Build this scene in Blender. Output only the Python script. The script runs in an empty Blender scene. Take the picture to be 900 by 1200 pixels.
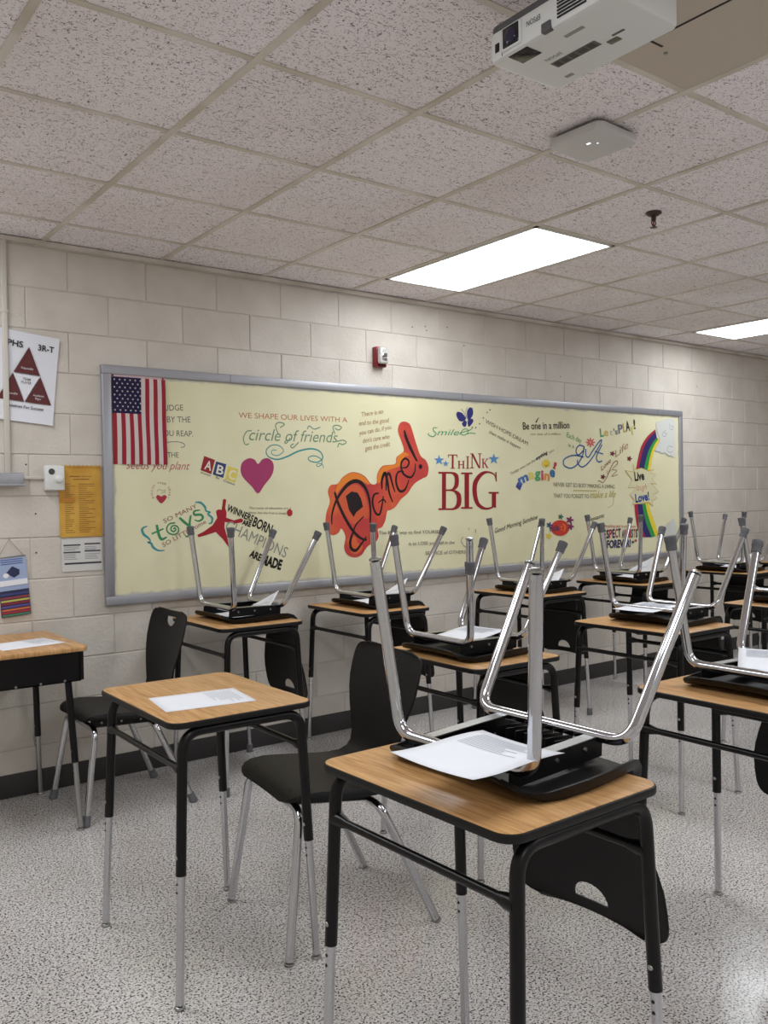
import bpy, bmesh, math, random
from mathutils import Vector, Matrix
random.seed(7)
SC = bpy.context.scene
COL = SC.collection
R = math.radians

# ---------------------------------------------------------------- camera
CAM_POS = Vector((-1.54687, -4.44838, 1.39553))
YAW, PITCH, ROLL, F_PX = 0.64452, -0.01268, -0.01627, 1029.9
fw = Vector((math.sin(YAW)*math.cos(PITCH), math.cos(YAW)*math.cos(PITCH), math.sin(PITCH)))
rt = Vector((math.cos(YAW), -math.sin(YAW), 0)); up = rt.cross(fw)
rt2 = rt*math.cos(ROLL)+up*math.sin(ROLL); up2 = -rt*math.sin(ROLL)+up*math.cos(ROLL)
cam = bpy.data.cameras.new('camera'); cam.sensor_fit = 'VERTICAL'; cam.sensor_height = 36
cam.lens = F_PX*36/1200; cam.clip_start = 0.05
camo = bpy.data.objects.new('camera', cam); COL.objects.link(camo)
camo.matrix_world = Matrix(((rt2.x, up2.x, -fw.x, CAM_POS.x), (rt2.y, up2.y, -fw.y, CAM_POS.y), (rt2.z, up2.z, -fw.z, CAM_POS.z), (0, 0, 0, 1)))
SC.camera = camo
# ---------------------------------------------------------------- world, exposure
w = bpy.data.worlds.new('world'); SC.world = w; w.use_nodes = True
w.node_tree.nodes['Background'].inputs[0].default_value = (0.8, 0.85, 0.9, 1)
w.node_tree.nodes['Background'].inputs[1].default_value = 0.02
SC.view_settings.view_transform = 'Standard'; SC.view_settings.look = 'None'
SC.view_settings.gamma = 1.0; SC.view_settings.use_curve_mapping = False
SC.view_settings.exposure = 0.68
LAMP = 7.5            # emission of the ceiling light lenses
H = 2.691             # ceiling height
T2 = 0.6096           # ceiling module
GX, GY = -0.2705, -0.3346     # ceiling grid phase
BLK, BH, Z0, VX = 0.4064, 0.2032, 0.0234, -0.3562   # block coursing
XL, XR, YR = -2.709, 8.874, -7.04

# ---------------------------------------------------------------- materials
def lin(c):
    f = lambda v: v/12.92 if v <= 0.04045 else ((v+0.055)/1.055)**2.4
    return tuple(f(v/255) for v in c)+(1,)
MATS = {}
def mat(name, col, rough=0.5, metal=0.0, spec=0.5, emit=None):
    if name in MATS: return MATS[name]
    m = bpy.data.materials.new(name); m.use_nodes = True
    b = m.node_tree.nodes['Principled BSDF']
    b.inputs['Base Color'].default_value = lin(col); b.inputs['Roughness'].default_value = rough
    b.inputs['Metallic'].default_value = metal; b.inputs['Specular IOR Level'].default_value = spec
    if emit:
        b.inputs['Emission Color'].default_value = lin(emit[0]); b.inputs['Emission Strength'].default_value = emit[1]
    MATS[name] = m; return m
def nodes(m): return m.node_tree.nodes, m.node_tree.links, m.node_tree.nodes['Principled BSDF']
def coords(m, scale=(1, 1, 1), kind='Object', rnd=False):
    n, l, b = nodes(m)
    tc = n.new('ShaderNodeTexCoord'); mp = n.new('ShaderNodeMapping'); mp.inputs['Scale'].default_value = scale
    l.new(tc.outputs[kind], mp.inputs['Vector'])
    if rnd:
        oi = n.new('ShaderNodeObjectInfo'); mu = n.new('ShaderNodeMath'); mu.operation = 'MULTIPLY'; mu.inputs[1].default_value = 40
        l.new(oi.outputs['Random'], mu.inputs[0]); l.new(mu.outputs[0], mp.inputs['Location'])
    return mp.outputs[0]
def noise(m, vec, scale, detail=3, rough=.5, dist=0):
    n, l, b = nodes(m); t = n.new('ShaderNodeTexNoise'); t.inputs['Scale'].default_value = scale
    t.inputs['Detail'].default_value = detail; t.inputs['Roughness'].default_value = rough; t.inputs['Distortion'].default_value = dist
    l.new(vec, t.inputs['Vector']); return t.outputs['Fac']
def ramp(m, fac, stops):
    n, l, b = nodes(m); r = n.new('ShaderNodeValToRGB'); e = r.color_ramp.elements
    while len(e) < len(stops): e.new(0.5)
    for i, (p, c) in enumerate(stops): e[i].position = p; e[i].color = lin(c) if max(c) > 1 else (c[0], c[1], c[2], 1)
    l.new(fac, r.inputs[0]); return r.outputs[0]
def mixc(m, fac, a, b_, mode='MIX'):
    n, l, b = nodes(m); x = n.new('ShaderNodeMix'); x.data_type = 'RGBA'; x.blend_type = mode
    for s, v in ((0, fac), (6, a), (7, b_)):
        if hasattr(v, 'links'): l.new(v, x.inputs[s])
        elif s == 0: x.inputs[0].default_value = v
        else: x.inputs[s].default_value = lin(v)
    return x.outputs[2]
def bump(m, h, strength=.3, dist=.002):
    n, l, b = nodes(m); x = n.new('ShaderNodeBump'); x.inputs['Strength'].default_value = strength; x.inputs['Distance'].default_value = dist
    l.new(h, x.inputs['Height']); l.new(x.outputs[0], b.inputs['Normal'])
def setcol(m, c): n, l, b = nodes(m); l.new(c, b.inputs['Base Color'])

M_block = mat('painted_block', (206, 200, 190), .55)
v = coords(M_block, rnd=True); f1 = noise(M_block, v, 55, 4, .6); f2 = noise(M_block, v, 5, 2)
setcol(M_block, ramp(M_block, f2, [(.3, (204, 195, 184)), (.7, (216, 208, 198))])); bump(M_block, f1, .55, .006)
M_joint = mat('painted_joint', (202, 195, 185), .6)
M_wall = mat('painted_wall', (222, 217, 208), .6); v = coords(M_wall); bump(M_wall, noise(M_wall, v, 55, 4), .4, .004)
M_floor = mat('terrazzo', (150, 146, 142), .14, 0, .5)
v = coords(M_floor)
a = noise(M_floor, v, 150, 1.5, .6, .1); b_ = noise(M_floor, v, 70, 2, .6); c_ = noise(M_floor, v, 1.6, 3)
c1 = ramp(M_floor, a, [(.36, (20, 19, 21)), (.405, (120, 116, 115)), (.445, (222, 216, 213)), (.64, (242, 238, 236))])
c2 = ramp(M_floor, b_, [(.28, (130, 126, 126)), (.38, (236, 235, 234)), (.6, (255, 255, 255))])
c3 = ramp(M_floor, c_, [(.3, (232, 230, 226)), (.7, (252, 252, 252))])
setcol(M_floor, mixc(M_floor, 1.0, mixc(M_floor, 1.0, c1, c2, 'MULTIPLY'), c3, 'MULTIPLY'))
n_, l_, bs = nodes(M_floor); rr = ramp(M_floor, noise(M_floor, v, 3.0, 3), [(.3, (.13, .13, .13)), (.7, (.24, .24, .24))]); l_.new(rr, bs.inputs['Roughness'])
M_base = mat('black_rubber_base', (60, 56, 56), .5, 0, .3)
M_tile = mat('fissured_tile', (206, 198, 192), .85, 0, .2)
v = coords(M_tile, (44, 125, 1), rnd=True); a = noise(M_tile, v, 1.0, 2, .5, 1.6)
va = coords(M_tile, (120, 60, 1), rnd=True); a2 = noise(M_tile, va, 1.0, 1, .5, 1.2)
v2 = coords(M_tile, (170, 170, 1), rnd=True); b_ = noise(M_tile, v2, 1.0, 1)
c1 = ramp(M_tile, a, [(.335, (116, 109, 107)), (.378, (254, 248, 252))]); c2 = ramp(M_tile, b_, [(.29, (118, 112, 108)), (.35, (255, 255, 255))])
v3 = coords(M_tile, (1, 1, 1), rnd=True); c3 = ramp(M_tile, noise(M_tile, v3, 1.3, 2), [(.3, (242, 238, 234)), (.6, (254, 253, 252))])
c4 = ramp(M_tile, a2, [(.285, (122, 116, 112)), (.325, (255, 255, 255))])
setcol(M_tile, mixc(M_tile, 1.0, mixc(M_tile, 1.0, mixc(M_tile, 1.0, c1, c2, 'MULTIPLY'), c4, 'MULTIPLY'), c3, 'MULTIPLY'))
M_grid = mat('grid_metal', (188, 182, 172), .45, 0, .4)
v = coords(M_grid); setcol(M_grid, ramp(M_grid, noise(M_grid, v, 4, 4), [(.35, (196, 186, 170)), (.6, (222, 214, 204))]))
M_lens = mat('lit_lens', (240, 245, 250), .4, 0, .3, ((233, 239, 244), LAMP))
M_white = mat('white_metal', (225, 225, 222), .4)
M_alu = mat('brushed_aluminium', (168, 168, 174), .42, .55)
M_board = mat('cream_painted_panel', (228, 222, 178), .5, 0, .35)
v = coords(M_board); f = noise(M_board, v, 2.2, 4); cb_ = (ramp(M_board, f, [(.3, (224, 217, 178)), (.7, (234, 229, 194))]))
n_, l_, bs = nodes(M_board); sx_ = n_.new('ShaderNodeSeparateXYZ'); l_.new(v, sx_.inputs[0])
def mth(op, a, b):
    q = n_.new('ShaderNodeMath'); q.operation = op
    for k_, x_ in enumerate((a, b)):
        if hasattr(x_, 'links'): l_.new(x_, q.inputs[k_])
        else: q.inputs[k_].default_value = x_
    return q.outputs[0]
d_ = mth('MINIMUM', mth('MINIMUM', mth('SUBTRACT', sx_.outputs[0], .046), mth('SUBTRACT', 4.899, sx_.outputs[0])), mth('MINIMUM', mth('SUBTRACT', sx_.outputs[2], .930), mth('SUBTRACT', 2.066, sx_.outputs[2])))
d_ = mth('ADD', d_, mth('MULTIPLY', mth('SUBTRACT', noise(M_board, v, 9, 5, .65), .5), .05))
edge_ = ramp(M_board, d_, [(.006, (1, 1, 1)), (.016, (0, 0, 0))])       # unpainted margin left along the frame
setcol(M_board, mixc(M_board, edge_, cb_, (196, 192, 178))); bump(M_board, noise(M_board, v, 40, 3), .08, .002)
M_black = mat('black_enamel', (7, 5, 6), .32, 0, .32)
M_edge = mat('black_edge_band', (12, 10, 10), .45, 0, .35)
M_plastic = mat('black_plastic', (11, 8, 9), .45, 0, .28); v = coords(M_plastic); bump(M_plastic, noise(M_plastic, v, 260, 2), .12, .001)
M_chrome = mat('chrome', (200, 200, 204), .08, 1.0)
M_steel = mat('zinc_steel', (172, 172, 170), .3, 1.0)
M_cap = mat('grey_rubber', (98, 98, 102), .6)
M_wood = mat('oak_laminate', (186, 140, 92), .38, 0, .4)
v = coords(M_wood, (26, 2.2, 1), rnd=True); a = noise(M_wood, v, 1.6, 5, .6, 1.2); v2 = coords(M_wood, (180, 9, 1), rnd=True); b_ = noise(M_wood, v2, 1, 3)
c1 = ramp(M_wood, a, [(.32, (184, 136, 84)), (.5, (208, 160, 106)), (.68, (222, 176, 122))]); c2 = ramp(M_wood, b_, [(.3, (222, 216, 208)), (.6, (255, 255, 255))])
setcol(M_wood, mixc(M_wood, 1.0, c1, c2, 'MULTIPLY'))
M_paper = mat('paper', (238, 239, 244), .7, 0, .2)
M_print = mat('grey_print', (200, 202, 210), .7, 0, .2)
def paint(c):
    if c == 'DANCE':
        m = mat('paint_dance', (198, 62, 54), .5)
        if not m.get('d'):
            v = coords(m); setcol(m, ramp(m, noise(m, v, 4, 3), [(.35, (184, 52, 56)), (.55, (204, 72, 54)), (.75, (220, 104, 52))])); m['d'] = 1
        return m
    return mat('paint_%d_%d_%d' % tuple(c), c, .55, 0, .3)

# ---------------------------------------------------------------- mesh helpers
def link(name, me, m=None, parent=None):
    o = bpy.data.objects.new(name, me); COL.objects.link(o)
    if m is not None:
        for x in (m if isinstance(m, (list, tuple)) else [m]): me.materials.append(x)
    if parent is not None: o.parent = parent
    return o
def mesh(name, vs, fs, smooth=False):
    me = bpy.data.meshes.new(name); me.from_pydata([tuple(v) for v in vs], [], fs); me.update()
    if smooth: me.polygons.foreach_set('use_smooth', [True]*len(me.polygons))
    return me
def empty(name, loc=(0, 0, 0), rz=0):
    o = bpy.data.objects.new(name, None); COL.objects.link(o); o.location = loc; o.rotation_euler = (0, 0, rz); o.empty_display_size = .1; return o
def tag(o, label=None, cat=None, group=None, kind=None):
    if label: o['label'] = label
    if cat: o['category'] = cat
    if group: o['group'] = group
    if kind: o['kind'] = kind
    return o
def boxdata(x0, x1, y0, y1, z0, z1):
    vs = [(x0, y0, z0), (x1, y0, z0), (x1, y1, z0), (x0, y1, z0), (x0, y0, z1), (x1, y0, z1), (x1, y1, z1), (x0, y1, z1)]
    return vs, [(0, 3, 2, 1), (4, 5, 6, 7), (0, 1, 5, 4), (1, 2, 6, 5), (2, 3, 7, 6), (3, 0, 4, 7)]
def box(name, x0, x1, y0, y1, z0, z1, m, parent=None, bev=0.0, seg=2):
    me = mesh(name, *boxdata(x0, x1, y0, y1, z0, z1))
    if bev:
        bm = bmesh.new(); bm.from_mesh(me); bmesh.ops.bevel(bm, geom=list(bm.edges), offset=bev, segments=seg, affect='EDGES', profile=.5); bm.to_mesh(me); bm.free()
        if seg > 1: me.polygons.foreach_set('use_smooth', [True]*len(me.polygons)); me.set_sharp_from_angle(angle=R(50))
    return link(name, me, m, parent)
def multibox(name, boxes, m, parent=None):
    V, F = [], []
    for b in boxes:
        v, f = boxdata(*b); k = len(V); V += v; F += [tuple(i+k for i in q) for q in f]
    return link(name, mesh(name, V, F), m, parent)
def fillet(pts, rad, seg=7):
    pts = [Vector(p) for p in pts]; out = [pts[0]]
    for i in range(1, len(pts)-1):
        p = pts[i]; r = rad[i-1] if isinstance(rad, (list, tuple)) else rad
        a = (pts[i-1]-p).normalized(); b = (pts[i+1]-p).normalized()
        ang = a.angle(b)
        if r <= 0 or ang > 3.1: out.append(p); continue
        d = min(r/math.tan(ang/2), (pts[i-1]-p).length*.9, (pts[i+1]-p).length*.9)
        for k in range(seg+1):
            t = k/seg; out.append((p+a*d)*(1-t)**2+p*2*t*(1-t)+(p+b*d)*t*t)
    out.append(pts[-1]); return out
def tubedata(path, r, n=12, cap=True):
    V, F = [], []
    rs = r if isinstance(r, (list, tuple)) else [r]*len(path)
    t0 = (path[1]-path[0]).normalized(); nrm = t0.orthogonal().normalized()
    for i, p in enumerate(path):
        t = (path[min(i+1, len(path)-1)]-path[max(i-1, 0)]).normalized()
        nrm = (nrm-t*nrm.dot(t)).normalized(); bn = t.cross(nrm)
        for k in range(n):
            a = 2*math.pi*k/n; V.append(p+(nrm*math.cos(a)+bn*math.sin(a))*rs[i])
    for i in range(len(path)-1):
        for k in range(n): F.append((i*n+k, i*n+(k+1) % n, (i+1)*n+(k+1) % n, (i+1)*n+k))
    if cap: F.append(tuple(range(n))[::-1]); F.append(tuple(range((len(path)-1)*n, len(path)*n)))
    return V, F
def tube(name, path, r, m, parent=None, n=12):
    path = [Vector(p) for p in path]
    me = mesh(name, *tubedata(path, r, n), True); me.set_sharp_from_angle(angle=R(50)); return link(name, me, m, parent)
def lathe(name, prof, m, parent=None, n=20, loc=(0, 0, 0), rot=None):
    V, F = [], []
    for (r, z) in prof:
        for k in range(n): a = 2*math.pi*k/n; V.append((r*math.cos(a), r*math.sin(a), z))
    for i in range(len(prof)-1):
        for k in range(n): F.append((i*n+k, i*n+(k+1) % n, (i+1)*n+(k+1) % n, (i+1)*n+k))
    F.append(tuple(range(n))[::-1]); F.append(tuple(range((len(prof)-1)*n, len(prof)*n)))
    me = mesh(name, V, F, True); me.set_sharp_from_angle(angle=R(40))
    o = link(name, me, m, parent); o.location = loc
    if rot: o.rotation_euler = rot
    return o
def rrect(w, l, r, n=7):
    P = []
    for sx, sy, a0 in ((1, 1, 0), (-1, 1, 90), (-1, -1, 180), (1, -1, 270)):
        for k in range(n+1):
            a = R(a0+90*k/n); P.append((sx*(w/2-r)+r*math.cos(a), sy*(l/2-r)+r*math.sin(a)))
    return P
def slab(name, outline, z0, z1, m, parent=None, bev=0.0):
    n = len(outline); V = [(x, y, z0) for x, y in outline]+[(x, y, z1) for x, y in outline]
    F = [tuple(range(n))[::-1], tuple(range(n, 2*n))]+[(i, (i+1) % n, n+(i+1) % n, n+i) for i in range(n)]
    me = mesh(name, V, F)
    if bev:
        bm = bmesh.new(); bm.from_mesh(me); ed = [e for e in bm.edges if abs(e.verts[0].co.z-e.verts[1].co.z) < 1e-6]
        bmesh.ops.bevel(bm, geom=ed, offset=bev, segments=2, affect='EDGES', profile=.5); bm.to_mesh(me); bm.free()
    me.polygons.foreach_set('use_smooth', [True]*len(me.polygons)); me.set_sharp_from_angle(angle=R(35))
    return link(name, me, m, parent)
def copy_tree(o, parent=None):
    c = o.copy(); COL.objects.link(c)
    if parent is not None: c.parent = parent
    for ch in o.children: copy_tree(ch, c)
    return c
def catmull(pts, closed, sub=6):
    n = len(pts); out = []
    rng = range(n) if closed else range(n-1)
    g = (lambda i: pts[i % n]) if closed else (lambda i: pts[max(0, min(n-1, i))])
    for i in rng:
        p0, p1, p2, p3 = g(i-1), g(i), g(i+1), g(i+2)
        for k in range(sub):
            t = k/sub
            out.append(tuple(.5*((2*p1[d])+(-p0[d]+p2[d])*t+(2*p0[d]-5*p1[d]+4*p2[d]-p3[d])*t*t+(-p0[d]+3*p1[d]-3*p2[d]+p3[d])*t**3) for d in range(2)))
    if not closed: out.append(tuple(pts[-1]))
    return out
def textmesh(txt, bold=0.0, shear=0.0):
    cu = bpy.data.curves.new('lettering', 'FONT'); cu.body = txt; cu.shear = shear; cu.offset = bold; cu.resolution_u = 3; cu.fill_mode = 'FRONT'
    o = bpy.data.objects.new('lettering', cu); COL.objects.link(o)
    dg = bpy.context.evaluated_depsgraph_get(); me = bpy.data.meshes.new_from_object(o.evaluated_get(dg))
    bpy.data.objects.remove(o); bpy.data.curves.remove(cu)
    return me
CAPH = None
def text_verts(txt, A, B, h, bold=0, shear=0):
    """2D verts, faces of a text laid from A to B with cap height h"""
    global CAPH
    if CAPH is None:
        me = textmesh('H'); CAPH = max(v.co.y for v in me.vertices)
    me = textmesh(txt, bold, shear)
    if not me.vertices: return [], []
    x0 = min(v.co.x for v in me.vertices); x1 = max(v.co.x for v in me.vertices)
    A = Vector(A); B = Vector(B); d = B-A; L = d.length; e = d/L; p = Vector((-e.y, e.x))
    sx = L/(x1-x0); sy = h/CAPH
    V = [A+e*((v.co.x-x0)*sx)+p*(v.co.y*sy) for v in me.vertices]
    F = [tuple(q.vertices) for q in me.polygons]
    bpy.data.meshes.remove(me); return V, F

# ---------------------------------------------------------------- floor and outer walls
fl = link('floor', mesh('floor', *boxdata(XL, XR, YR, 0, -.05, 0)), M_floor); tag(fl, 'polished grey speckled terrazzo classroom floor', kind='structure')
o = box('wall_left', XL-.1, XL, YR, .1, 0, H+.1, M_wall); tag(o, 'plain painted side wall outside the picture', kind='structure')
o = box('wall_right', XR, XR+.1, YR, .1, 0, H+.1, M_wall); tag(o, 'plain painted far wall outside the picture', kind='structure')
o = box('wall_front', XL-.1, XR+.1, YR-.1, YR, 0, H+.1, M_wall); tag(o, 'plain painted wall behind the camera', kind='structure')
# block wall
wb = box('wall_back', XL, XR, .004, .1, 0, H+.1, M_joint); tag(wb, 'cream painted concrete block wall behind the desks', kind='structure')
def blockmesh(name, x0, x1, z0, z1):
    j = .0024; c = .0032
    a = [(x0+j, .004, z0+j), (x1-j, .004, z0+j), (x1-j, .004, z1-j), (x0+j, .004, z1-j)]
    b = [(x0+j, .0025, z0+j), (x1-j, .0025, z0+j), (x1-j, .0025, z1-j), (x0+j, .0025, z1-j)]
    d = [(x0+j+c, 0, z0+j+c), (x1-j-c, 0, z0+j+c), (x1-j-c, 0, z1-j-c), (x0+j+c, 0, z1-j-c)]
    f = [(8, 9, 10, 11)]
    for i in range(4): k = (i+1) % 4; f += [(i, k, 4+k, 4+i), (4+i, 4+k, 8+k, 8+i)]
    return a+b+d, f
full = mesh('block', *blockmesh('block', 0, BLK, 0, BH)); full.materials.append(M_block)
SV, SF = [], []
for k in range(13):
    z = Z0+k*BH; off = 0 if k % 2 else .5
    n = math.floor((XL-VX)/BLK)-1
    while True:
        x = VX+(n+off)*BLK; n += 1
        if x > XR: break
        if x+BLK < XL+.02: continue
        if 5 <= k <= 9 and x > 0.03 and x+BLK < 4.9: continue        # wholly behind the board
        xa, xb = max(x, XL), min(x+BLK, XR)
        if xa == x and xb == x+BLK and -.95 < x < 6.6:
            o = bpy.data.objects.new('block', full); COL.objects.link(o); o.parent = wb; o.location = (x, random.uniform(-.0008, .0008), z)
        else:
            v, f = blockmesh('', xa, xb, z, z+BH); q = len(SV); SV += v; SF += [tuple(i+q for i in t) for t in f]
v, f = blockmesh('', XL, XR, Z0+13*BH, H); q = len(SV); SV += v; SF += [tuple(i+q for i in t) for t in f]
o = link('outer_blocks', mesh('outer_blocks', SV, SF), M_block, wb); tag(o, kind='stuff')
bb = box('baseboard_back', XL, XR, -.007, .004, 0, .112, M_base, bev=.003); tag(bb, 'black rubber cove base along the block wall', kind='structure')
tr = box('trim_1', XL, XR, -.022, .004, H-.022, H, M_grid); tag(tr, 'painted wall angle where block wall meets ceiling', kind='structure')

# ---------------------------------------------------------------- ceiling
ce = box('ceiling', XL, XR, YR, .1, H+.03, H+.08, M_wall); tag(ce, 'suspended ceiling of square fissured tiles in a metal grid', kind='structure')
xs = [GX+n*T2 for n in range(-4, 16)]; ys = [0.0]+[GY-n*T2 for n in range(0, 12)]
LIGHTS = [(-1.4897, -.3346), (1.5583, -.3346), (4.6063, -.3346), (-1.4897, -2.7730), (1.5583, -2.7730), (4.6063, -2.7730), (-1.4897, -5.2114), (1.5583, -5.2114), (4.6063, -5.2114)]
def covered(x, y):
    for lx, ly in LIGHTS:
        if lx-.01 < x < lx+.6 and ly-1.2 < y < ly+.01: return True
    return .339-.01 < x < .94 and -3.37 < y < -2.76
tm = mesh('ceiling_tile', *boxdata(0, T2, -T2, 0, .005, .02)); tm.materials.append(M_tile)
tb = mesh('ceiling_border_tile', *boxdata(0, T2, GY, 0, .005, .02)); tb.materials.append(M_tile)
for i in range(len(xs)-1):
    for j in range(len(ys)-1):
        cx, cy = (xs[i]+xs[i+1])/2, (ys[j]+ys[j+1])/2
        if covered(cx, cy): continue
        o = bpy.data.objects.new('ceiling_tile', tb if j == 0 else tm); COL.objects.link(o); o.parent = ce; o.location = (xs[i], ys[j], H)
for x in xs[1:-1]: box('grid_runner', x-.0125, x+.0125, YR, 0, H, H+.03, M_grid, ce)
tee = mesh('cross_tee', *boxdata(0, T2-.025, -.0115, .0115, .0007, .03)); tee.materials.append(M_grid)
for y in ys[1:-1]:
    for i in range(len(xs)-1):
        if any(abs(xs[i]-lx) < .01 and ly-1.0 < y < ly-.3 for lx, ly in LIGHTS): continue     # a light takes two bays
        o = bpy.data.objects.new('cross_tee', tee); COL.objects.link(o); o.parent = ce; o.location = (xs[i]+.0125, y, H)
# mounting plate in the ceiling above the projector
mp_ = empty('ceiling_plate', (.644, -3.078, H)); tag(mp_, 'flat cream metal plate filling a ceiling bay above the projector', 'ceiling plate')
M_plate = mat('plate_paint', (196, 184, 168), .5)
box('panel', -.293, .293, -.293, .293, .001, .012, M_plate, mp_)
box('seam', -.06, -.054, -.293, .17, -.0008, .002, M_black, mp_); box('seam', -.06, .0, .17, .176, -.0008, .002, M_black, mp_)
lathe('screw', [(.006, -.003), (.006, .002)], M_steel, mp_, 10, (.04, .19, 0))
for k in range(6): box('vent_slot', .235, .275, -.13+k*.011, -.124+k*.011, -.0008, .002, M_black, mp_)
def light(x, y, label, group=None):
    t = empty('ceiling_light', (x+T2/2, y-T2, H)); tag(t, label, 'ceiling light', group)
    a, b = T2/2-.013, T2-.013
    multibox('frame', [(-a, a, -b, -b+.02, -.003, .02), (-a, a, b-.02, b, -.003, .02), (-a, -a+.02, -b, b, -.003, .02), (a-.02, a, -b, b, -.003, .02)], M_white, t)
    n = 14; V, F = [], []
    for i in range(n+1):
        u = -a+.02+(2*a-.04)*i/n; zz = .002-.0015*math.cos(i/n*math.pi*4)
        V += [(u, -b+.02, zz), (u, b-.02, zz)]
    for i in range(n): F.append((2*i, 2*i+1, 2*i+3, 2*i+2))
    link('diffuser', mesh('diffuser', V, F), M_lens, t)
    return t
for i, (x, y) in enumerate(LIGHTS):
    if i == 1: light(x, y, 'lit white ceiling light above the middle of the board', 'recessed ceiling lights')
    elif i == 2: light(x, y, 'lit ceiling light cut by the right edge of the picture', 'recessed ceiling lights')
    else: light(x, y, 'lit recessed ceiling light out of the picture', 'ceiling lights out of view')

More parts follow.
